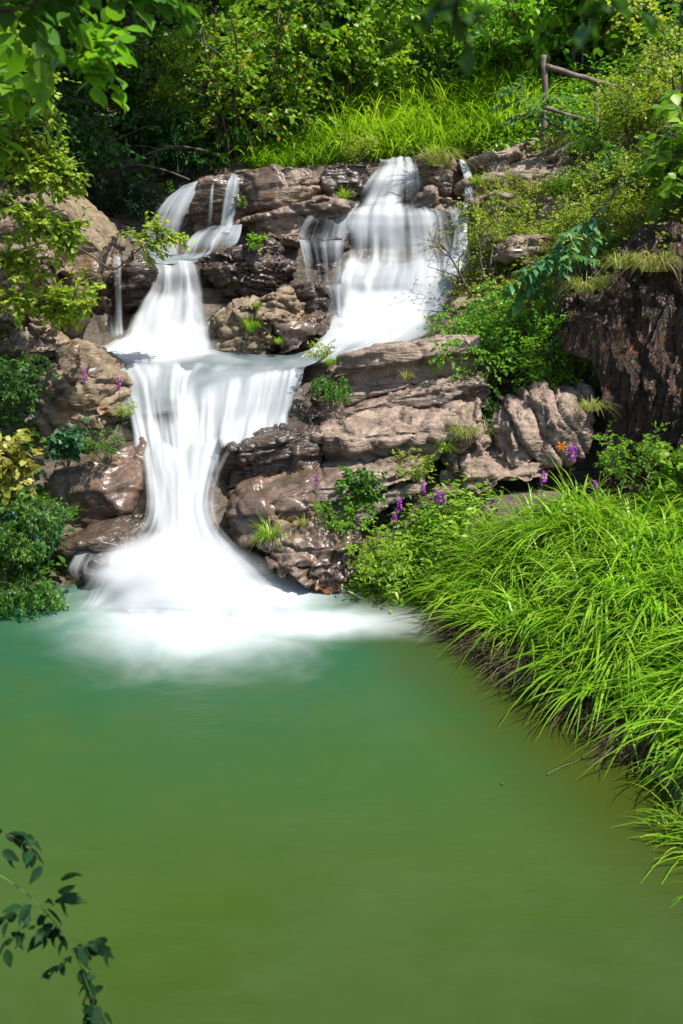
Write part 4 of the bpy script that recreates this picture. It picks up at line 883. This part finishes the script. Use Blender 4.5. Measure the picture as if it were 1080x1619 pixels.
# ------------------------------------------------------------------ individual plants: name, label, category, kind, px, Y, scale, leaves
def onhill(name, label, cat, key, px, Y, sc, mat, smat=BARK, dz=-.05, **k):
    return plant(name, label, cat, key, drop(px, Y, dz), sc, mat, smat, **k)
def onrock(name, label, cat, key, px, py, Y, sc, mat, smat=BARK, **k):
    return plant(name, label, cat, key, tuple(P(px, py, Y)), sc, mat, smat, **k)
SH = "shrub"
L_SHADED = leaf_mat("leaf_painted_shade", [(0, (.004, .020, .005)), (1, (.010, .040, .010))], .12, .6, .12)  # leaf colour darkened to stand in for shade on sprigs and hollow shrub
for a in [
    ("shrub", "yellow-green shrub flecked with orange leaves above the brown block", "bushbig", 375, 14.4, 2.4, L_GOLD),
    ("shrub", "gold-tinted shrub leaning over the dark hollow, left of the orange-flecked one", "bushbig", 290, 14.9, 2.1, L_GOLD),
    ("shrub", "green-gold shrub beside the slim dark trunk", "bushbig", 445, 14.7, 1.7, L_GOLD),
    ("shrub", "bright rounded shrub behind the left end of the tall grass mound", "bush", 535, 15.4, 2.2, L_LIME),
    ("shrub", "glossy broad-leaved shrub right behind the slim dark trunk", "broad", 490, 15.7, 2.0, L_BRIGHT),
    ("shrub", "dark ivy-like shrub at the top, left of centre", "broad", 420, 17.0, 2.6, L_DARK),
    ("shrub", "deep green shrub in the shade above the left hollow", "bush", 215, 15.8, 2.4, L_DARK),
    ("shrub", "dark shrub drooping into the black hollow", "lancebush", 300, 14.3, 1.2, L_DARK),  # hollow shrubs take darker leaf colours in place of deep shade
    ("shrub", "dark ferny shrub at the mouth of the black hollow", "lancebush", 195, 12.9, .8, L_SHADED),
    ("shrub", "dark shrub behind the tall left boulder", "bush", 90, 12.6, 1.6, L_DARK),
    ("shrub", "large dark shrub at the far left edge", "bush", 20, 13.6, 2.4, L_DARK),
    ("shrub", "tall dim shrub at the top left behind the hanging leaves", "bush", 120, 17.5, 3.0, L_BRIGHT),
    ("shrub", "sunlit shrub high at the top, between the dark ones", "bushbig", 270, 18.0, 3.0, L_BRIGHT),
    ("shrub", "bright leafy shrub right of the dark gap at the top", "bush", 725, 16.2, 2.8, L_LIME),
    ("shrub", "dense bright shrub behind the fence post", "bush", 830, 15.6, 2.3, L_LIME),
    ("shrub", "high fresh green shrub in the top right", "bushbig", 800, 18.0, 3.4, L_LIME),
    ("shrub", "mid green shrub behind the rail fence", "broad", 920, 15.4, 2.2, L_BRIGHT),
    ("shrub", "dark shrub at the top right corner behind the pale ones", "broad", 1030, 16.8, 3.0, L_MID),
    ("shrub", "yellow-green shrub hiding the right end of the fence", "bushbig", 1000, 12.2, 1.0, L_YELLOW),
    ("shrub", "pale shrub at the right edge above the cliff", "bushbig", 1100, 11.2, 1.6, L_YELLOW),
    ("shrub", "fresh green shrub under the fence rails", "bushbig", 925, 12.6, .6, L_BRIGHT),
    ("shrub", "hanging broad-leaved vine shrub at the right edge over the cliff", "broad", 1095, 8.9, 1.25, L_BRIGHT),
    ("shrub", "bushy green growth on the cliff top, left of the vine shrub", "bush", 1010, 10.4, .9, L_MID),
    ("shrub", "low yellow-green scrub above the cliff", "bushbig", 950, 9.9, .75, L_YELLOW),
    ("shrub", "yellow-green scrub bush below the thin ledge stack", "bushbig", 800, 11.2, .7, L_YELLOW),
    ("shrub", "yellow-green bush rooted on the cliff top beside the hanging branch", "bushbig", 955, 9.1, .55, L_YELLOW),
    ("shrub", "small fresh bush on the thin ledge stack", "bush", 890, 11.9, .5, L_BRIGHT),
    ("shrub", "brownish scrub bush beside the narrow water run", "bushbig", 785, 11.9, .5, L_DRY),
    ("shrub", "large bright leafy shrub between the ledges and the cliff", "bushbig", 800, 9.35, 1.25, L_BRIGHT),
    ("shrub", "spreading green shrub at the right foot of the main cascade", "bushbig", 765, 9.9, .95, L_BRIGHT),
    ("shrub", "fine-leaved shrub growing against the cliff edge", "bushbig", 895, 9.0, .95, L_BRIGHT),
    ("shrub", "dark-centred shrub just above the ribbed outcrop", "bush", 815, 8.9, .7, L_MID),
    ("shrub", "pale feathery shrub beside the ribbed outcrop", "bushbig", 910, 8.75, .55, L_YELLOW),
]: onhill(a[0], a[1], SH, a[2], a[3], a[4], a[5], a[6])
onhill("dead_shrub", "thin nearly leafless dark shrub in front of the narrow water run", SH, "sparse", 762, 10.6, 1.15, L_DRY)
# left bank herbs
for a in [
    ("herb_plant", "dark broad-leaved herb beside the mossy ledge boulder", "broad", 15, 650, 7.9, .5, L_MID),
    ("herb_plant", "dark leafy herb at the left edge above the yellow-leaved shrub", "lancebush", -5, 650, 7.6, .62, L_DARK),
    ("shrub", "small shrub with pale yellow leaves at the left edge", "broad", 15, 790, 7.0, .62, L_PALE),
    ("nettle_plant", "nettle with toothed leaves in front of the mossy ledge boulder", "lobed", 105, 738, 7.8, .42, L_BLUE),
    ("herb_plant", "fresh green herb right of the nettle", "herb", 165, 730, 7.8, .34, L_MID),
    ("herb_plant", "yellowish sprig at the water edge of the ledge boulder", "herb", 200, 665, 8.1, .2, L_YELLOW),
    ("shrub", "dark leafy shrub drooping over the pool at the left edge", "herb", 10, 905, 6.8, .7, L_MID),
    ("shrub", "low dark shrub touching the water at the far left", "trail", 40, 930, 6.62, .5, L_MID),
    ("herb_plant", "spreading green herb above the drooping shrub at the left edge", "lancebush", 30, 880, 6.95, .55, L_MID),
    ("fern", "small fern in front of the brown block", "herb", 90, 845, 7.4, .32, L_MID),
    ("herb_plant", "trailing green herb under the yellow-leaved shrub", "trail", 35, 815, 7.1, .6, L_BLUE),
]: onrock(a[0], a[1], "plant" if a[0] != "shrub" else SH, a[2], a[3], a[4], a[5], a[6], a[7], STEM)
# ledge weeds
for a in [
    ("weed", "leafy weed sprouting from the left end of the top ledge", "herb", 505, 575, 9.0, .25, L_YELLOW),
    ("weed", "weed trailing down the dark end of the top ledge", "trail", 525, 610, 8.85, .35, L_MID),
    ("weed", "small round-leaved weed on the dark block cluster", "broad", 402, 398, 10.85, .22, L_BRIGHT),
    ("weed", "yellow-green weed at the rim left of the main lip", "herb", 565, 258, 12.9, .42, L_YELLOW),
    ("weed", "tiny weed high on the brown rock face", "broad", 382, 330, 11.95, .16, L_MID),
    ("weed", "broad-leaved weed beside the tall purple spikes", "broad", 580, 810, 7.5, .42, L_MID),
    ("weed", "leafy weed at the foot of the stepped ledge", "herb", 545, 850, 7.35, .38, L_BRIGHT),
    ("weed", "bright bushy weed above the flat base slab", "herb", 655, 765, 8.0, .35, L_YELLOW),
    ("weed", "bright weed overhanging the pool beside the wet brown rocks", "herb", 600, 925, 6.95, .42, L_LIME),
    ("weed", "tall leafy weed against the wet cliff base", "herb", 990, 770, 7.3, .5, L_BRIGHT),
    ("weed", "large-leaved weed at the right edge below the cliff", "broad", 1065, 800, 6.6, .5, L_BRIGHT),
]: onrock(a[0], a[1], "plant", a[2], a[3], a[4], a[5], a[6], a[7], STEM)
# grass tufts
for k, a in enumerate([
    ("small bright tuft on the step left of the main lip", 545, 318, 12.2, .35, G_BRIGHT, 0),
    ("shaggy tussock hanging between the main lip and the narrow run", 694, 262, 12.45, .62, G_DRY, 1),
    ("green tuft crowning the shaggy tussock", 690, 250, 12.6, .45, G_BRIGHT, 0),
    ("yellow-green tuft on top of the sunlit outcrop", 397, 525, 9.9, .34, G_BRIGHT, 0),
    ("small tuft high on the sunlit outcrop", 405, 488, 10.0, .18, G_BRIGHT, 0),
    ("wispy tuft at the right side of the sunlit outcrop", 440, 545, 9.9, .2, G_BRIGHT, 0),
    ("thin tuft in the middle of the long top ledge", 642, 602, 8.8, .22, G_DRY, 0),
    ("tuft at the left end of the long top ledge", 520, 578, 9.0, .24, G_BRIGHT, 0),
    ("tuft growing from the crack over the thin sunlit slab", 606, 664, 8.7, .14, G_BRIGHT, 0),
    ("big fountain of grass on the orange-brown shelf", 428, 858, 7.35, .44, G_BRIGHT, 0),
    ("small tuft beside the big fountain of grass", 480, 835, 7.45, .24, G_DRY, 0),
    ("dry tuft over the narrow brown rock", 735, 690, 8.1, .34, G_DRY, 1),
    ("green tuft between the pinkish ledge and the outcrop", 705, 715, 8.1, .24, G_BRIGHT, 0),
    ("fresh tuft behind the purple flowers", 655, 760, 8.0, .26, G_BRIGHT, 0),
    ("dry tuft hanging from the thin ledge stack", 845, 305, 11.8, .42, G_DRY, 1),
    ("mossy tuft under the fence post", 875, 232, 12.5, .38, G_DRY, 1),
    ("tuft right of the narrow water run", 755, 295, 12.2, .38, G_BRIGHT, 0),
    ("long dry grass hanging over the cliff at the right", 1035, 430, 8.1, .5, G_DRY, 1),
    ("dry tuft drooping over the left corner of the cliff top", 925, 462, 8.35, .38, G_DRY, 1),
    ("dry tuft drooping over the middle of the cliff top", 985, 425, 8.3, .42, G_DRY, 1),
    ("long pale tuft halfway along the cliff top", 955, 455, 8.4, .3, G_DRY, 0),
    ("dry tuft at the cliff corner beside the leafy shrub", 935, 650, 7.95, .3, G_DRY, 1),
]): tuft(a[0], tuple(P(a[1], a[2], a[3])), a[4], a[5], a[6], k)

# branches reaching in from trees beside the path
def branch(name, label, path, mat, leaf, ls, lw, nl, twigs, tl, seed, r=.012, cat="branch", flat=.75, droop=.15, smat=BARK, upb=.1, t0=.1, depth=.5, sub=2, pos0=None):
    rng = np.random.default_rng(seed); pts = crom(np.array([P(*q) for q in path]), 24); gl, gs = Geo(), Geo()
    gs.tube(pts, r, r * .3, 6)
    for k in range(twigs):
        t = (t0 + (1 - t0) * (k + rng.uniform(0, 1)) / twigs) * 23; i = min(int(t), 22); p = pts[i] + (pts[i + 1] - pts[i]) * (t - i)
        d = pts[i + 1] - pts[i]; d /= np.linalg.norm(d)
        q = rng.normal(size=3) * [1, depth, .55]; q /= np.linalg.norm(q)
        tw = curve(p, d * .7 + q + np.array([0, 0, upb]), tl * rng.uniform(.5, 1.2), 5, rng, .3, .35)
        gs.tube(tw, r * .35, r * .12, 4)
        twig_leaves(gl, tw, rng, leaf, nl, ls, lw, .1, flat, droop)
        for s in range(sub):
            i = rng.integers(1, 4); t2 = curve(tw[i], (tw[i + 1] - tw[i]) / tl * 4 + rng.normal(size=3) * .7, tl * .55, 4, rng, .3, .35)
            gs.tube(t2, r * .2, r * .1, 3)
            twig_leaves(gl, t2, rng, leaf, max(3, nl * 2 // 3), ls, lw, .15, flat, droop)
    root = bpy.data.objects.new(name, None); COL.objects.link(root); root.location = tuple(pts[0])
    for nm, g, m in (("foliage", gl, mat), ("twig", gs, smat)):
        me = g.mesh(nm); me.transform(__import__("mathutils").Matrix.Translation(-Vector(pts[0]))); link(nm, me, m, root)
    return tag(root, label, cat)
branch("leafy_branch", "yellow-green spray at the left edge near the top", [(-90, 60, 8.4), (-20, 85, 8.3), (15, 100, 8.2), (40, 120, 8.15)], L_YELLOW, "oval", .07, 1.15, 10, 34, .42, 31, sub=4)
branch("leafy_branch", "dense yellow-green spray at the left edge, between the top spray and the long arching branch", [(-110, 165, 8.6), (-40, 180, 8.5), (10, 190, 8.4), (50, 205, 8.3)], L_YELLOW, "oval", .065, 1.15, 10, 40, .36, 42, sub=4)
branch("leafy_branch", "dense yellow-green spray at the left edge under the drooping branch", [(-110, 385, 8.5), (-40, 395, 8.4), (10, 402, 8.3), (45, 415, 8.2)], L_YELLOW, "oval", .065, 1.15, 10, 36, .28, 43, sub=4)
branch("leafy_branch", "long yellow-green branch arching in front of the tall boulder top", [(-100, 215, 8.6), (-20, 235, 8.5), (30, 245, 8.4), (70, 262, 8.3), (95, 275, 8.3)], L_YELLOW, "oval", .065, 1.15, 10, 50, .34, 32, sub=4)
branch("leafy_branch", "drooping yellow-green branch across the face of the tall boulder", [(-100, 300, 8.5), (-10, 320, 8.4), (40, 335, 8.3), (80, 352, 8.2), (105, 372, 8.2)], L_YELLOW, "oval", .065, 1.15, 10, 46, .3, 33, sub=4)
branch("leafy_branch", "lowest yellow-green branch over the broken slab", [(-100, 440, 8.3), (0, 462, 8.2), (60, 475, 8.1), (100, 482, 8.1), (125, 476, 8.1)], L_YELLOW, "oval", .065, 1.15, 10, 44, .26, 34, sub=4)
branch("leafy_branch", "slender bare branch tipped with a leafy spray over the left fall", [(20, 400, 9.0), (60, 386, 9.0), (95, 380, 9.0), (140, 402, 9.0), (178, 426, 9.0), (200, 412, 9.0), (232, 385, 9.0), (262, 372, 9.0)], L_YELLOW, "oval", .055, 1.15, 10, 20, .26, 35, r=.016, t0=.80, depth=.6, sub=3)
branch("leafy_branch", "small sprig below the slender bare branch", [(60, 470, 9.1), (95, 455, 9.1), (140, 440, 9.1)], L_YELLOW, "oval", .05, 1.1, 7, 9, .2, 36, r=.008, t0=.2)
branch("leafy_branch", "bare forked twig in the black hollow", [(330, 240, 13.4), (280, 232, 13.3), (230, 245, 13.2), (185, 262, 13.2)], L_DARK, "tiny", .04, 1, 2, 9, .5, 37, r=.018, smat=BARK, sub=1)
branch("leafy_branch", "second bare twig lower in the black hollow", [(300, 285, 13.0), (255, 268, 13.0), (205, 262, 12.9), (150, 288, 12.9)], L_DARK, "tiny", .04, 1, 2, 8, .45, 38, r=.016, smat=BARK, sub=1)
branch("leafy_branch", "large bright heart-leaved shoot at the left edge", [(-60, 250, 4.2), (-30, 200, 4.2), (0, 165, 4.2), (22, 150, 4.2)], L_BRIGHT, "heart", .13, 1.1, 5, 7, .2, 39, r=.005, smat=STEM, sub=1)
branch("leafy_branch", "dark drooping sprig in the lower left corner", [(-60, 1370, 2.0), (0, 1385, 2.0), (60, 1430, 2.0), (105, 1485, 2.0), (135, 1550, 2.0), (150, 1640, 2.0)], L_SHADED, "heart", .055, .58, 5, 13, .12, 40, r=.0022, t0=.35, depth=.4, flat=.5, droop=.6, smat=STEM, sub=1)
branch("leafy_branch", "short dark sprig above the drooping sprig in the lower left", [(-70, 1330, 2.0), (-30, 1325, 2.0), (10, 1320, 2.0), (38, 1335, 2.0)], L_SHADED, "heart", .05, .55, 4, 6, .08, 41, r=.0025, t0=.3, depth=.4, flat=.5, droop=.4, smat=STEM, sub=0)

# pinnate (feather-leaved) branches
def pinnate(label, path, n, seed, rl=.4, ls=.13, pairs=8):
    rng = np.random.default_rng(seed); pts = crom(np.array([P(*q) for q in path]), 20); gl, gs = Geo(), Geo()
    gs.tube(pts, .012, .004, 5)
    for k in range(n):
        t = (.25 + .75 * k / max(1, n - 1)) * 19; i = min(int(t), 18); p = pts[i]
        d = pts[i + 1] - pts[i]; d /= np.linalg.norm(d)
        q = rng.normal(size=3) * [1, .8, .4]
        ra = curve(p, d * .6 + q * .7 + [0, 0, .1], rl * rng.uniform(.75, 1.15), 8, rng, .15, .8)
        gs.tube(ra, .004, .0015, 3)
        twig_leaves(gl, ra, rng, "lance", pairs * 2, ls, 1.3, .12, .85, .25, 1.0)
    root = bpy.data.objects.new("feather_leaved_branch", None); COL.objects.link(root); root.location = tuple(pts[0])
    for nm, g, m in (("foliage", gl, L_BLUE2), ("twig", gs, BARK)):
        me = g.mesh(nm); me.transform(__import__("mathutils").Matrix.Translation(-Vector(pts[0]))); link(nm, me, m, root)
    tag(root, label, "branch")
L_BLUE2 = leaf_mat("leaf_feather", [(0, (.05, .16, .05)), (.8, (.10, .24, .09)), (.9, (.2, .3, .08)), (1, (.5, .40, .03))], .35, .35, .5)
pinnate("feather-leaved branch hanging over the big leafy shrub", [(985, 290, 9.3), (950, 330, 9.2), (910, 370, 9.1), (870, 410, 9.0), (835, 440, 9.0)], 30, 51, rl=.46, ls=.14)
pinnate("feather-leaved branch in front of the fence post", [(905, 215, 12.4), (870, 195, 12.4), (845, 172, 12.4), (825, 150, 12.4)], 14, 52, rl=.5, ls=.15)

# flowers
def solid(name, c, trans=.3):
    t = NT(name); b = t.new("BsdfPrincipled"); b.inputs["Roughness"].default_value = .5
    n = t.noise(t.new("TexCoord").outputs["Object"], 60, 2); t.l(t.mix(n, tuple(x * .6 for x in c), tuple(min(1, x * 1.4) for x in c)), b.inputs["Base Color"])
    tr = t.new("BsdfTranslucent"); tr.inputs[0].default_value = (*c, 1); m = t.new("MixShader"); m.inputs[0].default_value = trans
    t.l(b.outputs[0], m.inputs[1]); t.l(tr.outputs[0], m.inputs[2]); t.l(m.outputs[0], t.out.inputs[0]); return t.m
PURPLE = solid("petal_purple", (.42, .06, .48)); ORANGE = solid("petal_orange", (.8, .22, .015)); PINK = solid("petal_pink", (.60, .12, .50))
def spike(label, px, py, Y, hpx, mat, seed, stem=.35, wide=1.0):
    rng = np.random.default_rng(seed); top = P(px, py - hpx / 2, Y); L = hpx * pxm(py, Y)
    base = top - [rng.normal() * .03, rng.normal() * .03, L + stem]; c = curve(base, top - base, np.linalg.norm(top - base), 6, rng, .05)
    root = bpy.data.objects.new("wild_flower", None); COL.objects.link(root); root.location = tuple(base)
    gs = Geo(); gs.tube(c - base, .004, .002, 5); twig_leaves(gs, c[:5] - base, rng, "lance", 6, .07, 1.1, .1, .5); link("stem", gs.mesh("stem"), STEM, root)
    g = Geo(); n = 90; z = rng.uniform(0, 1, n); a = rng.uniform(0, 2 * np.pi, n); r = .006 + .018 * wide * np.sqrt(np.clip(1 - z, 0, 1)) * np.minimum(1, z * 5 + .3)
    p = c[-1] - base + np.stack([r * np.cos(a) * .5, r * np.sin(a) * .5, -L + z * L], 1)
    g.leaves("oval", p, np.stack([np.cos(a), np.sin(a), rng.uniform(-.2, .8, n)], 1), np.tile([0, 0, 1.], (n, 1)) + rng.normal(size=(n, 3)) * .4, .010 * wide + .3 * r, 1.3)
    link("petals", g.mesh("petals"), mat, root)
    return tag(root, label, "flower")
for k, a in enumerate([
    ("tall purple flower spike, the upper one beside the broad-leaved weed", 628, 798, 7.2, 22, 1.2), ("short purple flower spike just below the tall one", 624, 818, 7.15, 16, 1.0), ("purple flower head below the fresh tuft", 668, 771, 7.5, 20, 1.0),
    ("full purple flower head, left one of the close pair", 691, 786, 7.4, 24, 1.7), ("smaller purple flower head, right one of the close pair", 706, 788, 7.4, 16, 1.3), ("lone purple flower spike against the stepped ledge", 503, 760, 7.6, 16, 1.0), ("pinkish flower spike low among the ledge weeds", 567, 825, 7.3, 18, 1.0),
    ("round violet flower head beside the orange lily", 905, 717, 7.0, 22, 2.1), ("faint mauve flower in the grass below the ribbed outcrop", 858, 755, 7.0, 20, 1.3), ("small pink flower in the grass at the cliff foot", 940, 767, 6.8, 12, 1.0),
]): spike(a[0], a[1], a[2], a[3], a[4], PURPLE, 80 + k, wide=a[5])
spike("pink flower spike in front of the mossy ledge boulder", 126, 592, 8.0, 26, PINK, 95, wide=1.2)
spike("pink flower spike at the stream corner of the ledge boulder", 187, 607, 8.15, 22, PINK, 96, wide=1.0)
def lily(px, py, Y):
    c = P(px, py, Y); base = c + [.04, .05, -.55]; rng = np.random.default_rng(5)
    root = bpy.data.objects.new("lily", None); COL.objects.link(root); root.location = tuple(base)
    g = Geo(); g.tube(crom(np.array([[0, 0, 0], [-.01, -.02, .3], c - base]), 10), .005, .003, 5); link("stem", g.mesh("stem"), STEM, root)
    for k in range(6):
        a = k * math.pi / 3; f = Geo(); d = np.array([math.cos(a), -.35, math.sin(a) * .9]); d /= np.linalg.norm(d)
        t = np.linspace(0, 1, 7); w = .02 * np.sin(np.pi * np.clip(t * .85 + .12, 0, 1)); s = np.cross(d, [0, -1, 0]); s /= np.linalg.norm(s)
        cl = (c - base) + d * (.062 * t)[:, None] + np.array([0, 1, -.4]) * (.03 * t ** 2.5)[:, None]
        V = np.stack([cl - s * w[:, None] * .5, cl + [0, .005, 0], cl + s * w[:, None] * .5], 1).reshape(-1, 3); i = np.arange(6)[:, None] * 3 + np.arange(2)[None]; i = i.ravel()
        f.add(V, [np.stack([i, i + 1, i + 4, i + 3], 1)]); link("petal", f.mesh("petal"), ORANGE, root)
    st = Geo()
    for k in range(5): st.tube(np.array([[0, 0, 0], [rng.normal() * .01, -.04, rng.normal() * .01], [rng.normal() * .02, -.07, .01]]) + (c - base), .0015, .001, 3)
    link("stamens", st.mesh("stamens"), ORANGE, root); tag(root, "open orange lily in front of the ribbed outcrop", "flower")
lily(888, 705, 7.0)

# fence
def fence():
    base = P(857, 212, 12.9); root = bpy.data.objects.new("rail_fence", None); COL.objects.link(root); root.location = tuple(base)
    rng = np.random.default_rng(3)
    def log(nm, a, b, r0, r1):
        p = crom(np.array([a, (a + b) / 2 + rng.normal(size=3) * .012, b]), 14) + rng.normal(size=(14, 3)) * .006 - base
        g = Geo(); g.tube(p, r0, r1, 9); link(nm, g.mesh(nm), WOOD, root)
    A = (P(857, 216, 12.9), P(860, 88, 12.9)); B = (P(943, 240, 13.3), P(943, 128, 13.3)); Cq = (P(1045, 250, 13.8), P(1045, 146, 13.8))
    for a, b in (A, B, Cq): log("post", a, b, .046, .040)
    f = np.array([0, -.07, 0])
    log("rail", P(863, 107, 12.9) + f, P(945, 133, 13.3) + f, .038, .034); log("rail", P(938, 131, 13.3) + f, P(1060, 160, 13.85) + f, .034, .03)
    log("rail", P(860, 172, 12.9) + f, P(945, 198, 13.3) + f, .032, .03); log("rail", P(940, 196, 13.3) + f, P(1060, 226, 13.85) + f, .032, .028)
    tag(root, "rustic log rail fence on the upper right slope", "fence")
fence()

# trees: dark trunk behind the shrubs, and tall trees placed so their crowns shade the hollow and the left bank
def tree(name, label, base, H, cr, mat, seed, r=.12, lean=(0, 0), n=900, leaf="oval", ls=.12, clumps=14, flat=1.0, low=.55):
    rng = np.random.default_rng(seed); base = np.array(base, float)
    root = bpy.data.objects.new(name, None); COL.objects.link(root); root.location = tuple(base)
    tr = curve((0, 0, 0), (lean[0], lean[1], 1), H * .85, 10, rng, .12); gt = Geo(); gt.tube(tr, r, r * .3, 9); gl = Geo()
    for k in range(clumps):
        t = rng.uniform(low, 1) * 10; i = min(int(t), 9); a = rng.uniform(0, 2 * np.pi)
        L = cr * rng.uniform(.55, 1.05)
        br = curve(tr[i], (math.cos(a), math.sin(a), rng.uniform(-.1, .55) * flat), L, 8, rng, .35, .25)
        gt.tube(br, r * .3, r * .06, 5)
        for w in range(n // clumps // 9):
            j = rng.integers(2, 8); q = rng.normal(size=3) * [1, 1, .5]
            tw = curve(br[j] + rng.normal(size=3) * .05, q + (br[j] - br[j - 1]) / L * 4, cr * .3 * rng.uniform(.6, 1.2), 4, rng, .3, .4)
            gt.tube(tw, r * .06, r * .03, 3)
            twig_leaves(gl, tw, rng, leaf, 9, ls, 1.2, .05, .7, .25)
    link("trunk", gt.mesh("trunk"), BARK, root); link("crown", gl.mesh("crown"), mat, root)
    return tag(root, label, "tree")
tree("tree", "slim dark trunk rising behind the orange-flecked shrub", drop(478, 15.0), 3.6, 1.3, L_MID, 61, r=.07, n=900, ls=.11)
tree("tree", "added shade tree leaning out over the black hollow", drop(200, 15.6), 6.2, 1.7, L_MID, 62, r=.13, n=14000, clumps=34, ls=.18, low=.66, lean=(.45, -.95), flat=1.0)  # added to shade the hollow, crown set above the view
tree("conifer", "dark blue-green tree filling the gap at the top centre", drop(600, 18.5), 6.5, 2.2, L_BLUE, 63, r=.15, n=3200, clumps=24, leaf="lance", ls=.16, low=.25)
tree("tree", "tall tree in the top right behind the shrubs", drop(900, 19.5), 6.0, 3.0, L_LIME, 64, r=.15, n=3200, clumps=22, ls=.13, low=.3)
tree("tree", "tall tree at the top left behind the hanging leaves", drop(60, 17.0), 6.0, 3.0, L_MID, 65, r=.16, n=3200, clumps=22, ls=.13, low=.3)
tree("tree", "near tree leaning over the left bank, its leaves hanging into the top left", (-4.7, 5.2, .6), 6.8, 2.6, L_BRIGHT, 66, r=.12, n=2600, clumps=20, leaf="heart", ls=.085, low=.78, lean=(.42, .08), flat=1.3)
branch("leafy_branch", "near twig of large bright leaves hanging into the top left corner", [(20, -90, 3.2), (60, 0, 3.2), (85, 70, 3.2), (130, 95, 3.2), (175, 75, 3.2)], L_BRIGHT, "heart", .068, 1.0, 6, 20, .2, 67, r=.005, t0=.1, sub=1, depth=.5)
branch("leafy_branch", "near twig of shaded leaves along the top edge, left of the bright one", [(-40, 20, 3.0), (40, 10, 3.0), (110, -10, 3.0), (250, -30, 3.0)], L_MID, "heart", .07, 1.0, 6, 18, .2, 68, r=.005, t0=.1, sub=1, depth=.5)
branch("leafy_branch", "near twig of dark leaves at the top, right of centre", [(640, -80, 1.2), (690, -20, 1.2), (715, 10, 1.2), (735, 40, 1.2)], L_DARK, "heart", .034, .8, 4, 8, .045, 69, r=.0016, t0=.35, sub=0)
branch("leafy_branch", "pair of dark blurred leaves at the top right edge", [(900, -60, 1.2), (935, -10, 1.2), (960, 12, 1.2), (990, 18, 1.2)], L_DARK, "heart", .034, .7, 3, 4, .04, 70, r=.0014, t0=.5, sub=0)

# small things on the pool
def floating():
    p = W0(795, 1240, .006); g = Geo(); rng = np.random.default_rng(2); n = 7; a = np.linspace(0, 2 * np.pi, n, endpoint=False)
    g.leaves("oval", np.zeros((n, 3)) + [0, 0, .004], np.stack([np.cos(a), np.sin(a), np.full(n, .15)], 1), np.tile([0, 0, 1.], (n, 1)), .014 * rng.uniform(.6, 1.1, n), .8)
    o = link("seed_head", g.mesh("seed_head"), BARK, None, tuple(p)); tag(o, "tiny dark seed head floating on the open pool", "debris")
    q = [W0(865, 1225, .01), W0(890, 1212, .012), W0(915, 1202, .014), W0(950, 1178, .03)]
    c = crom(np.array(q), 12); g = Geo(); g.tube(c - c[0], .004, .002, 4); o = link("grass_stalk", g.mesh("grass_stalk"), STEM, None, tuple(c[0])); tag(o, "loose grass stalk lying on the water off the right bank", "debris")
floating()

GROUPS = {"wild_flower": "wild flowers on the ledges and banks", "grass_tuft": "grass tufts growing on the rocks", "weed": "leafy weeds rooted in the ledges", "leafy_branch": "leafy branches reaching in from the trees",
          "feather_leaved_branch": "feather-leaved branches on the right slope", "herb_plant": "herbs on the left bank", "shrub": "shrubs on the slopes", "rock": "rocks and ledges around the falls", "tree": "trees on the slopes"}
for o in list(S.objects):
    k = o.name.split(".")[0]
    if o.parent is None and k in GROUPS and "group" not in o and "category" in o: o["group"] = GROUPS[k]
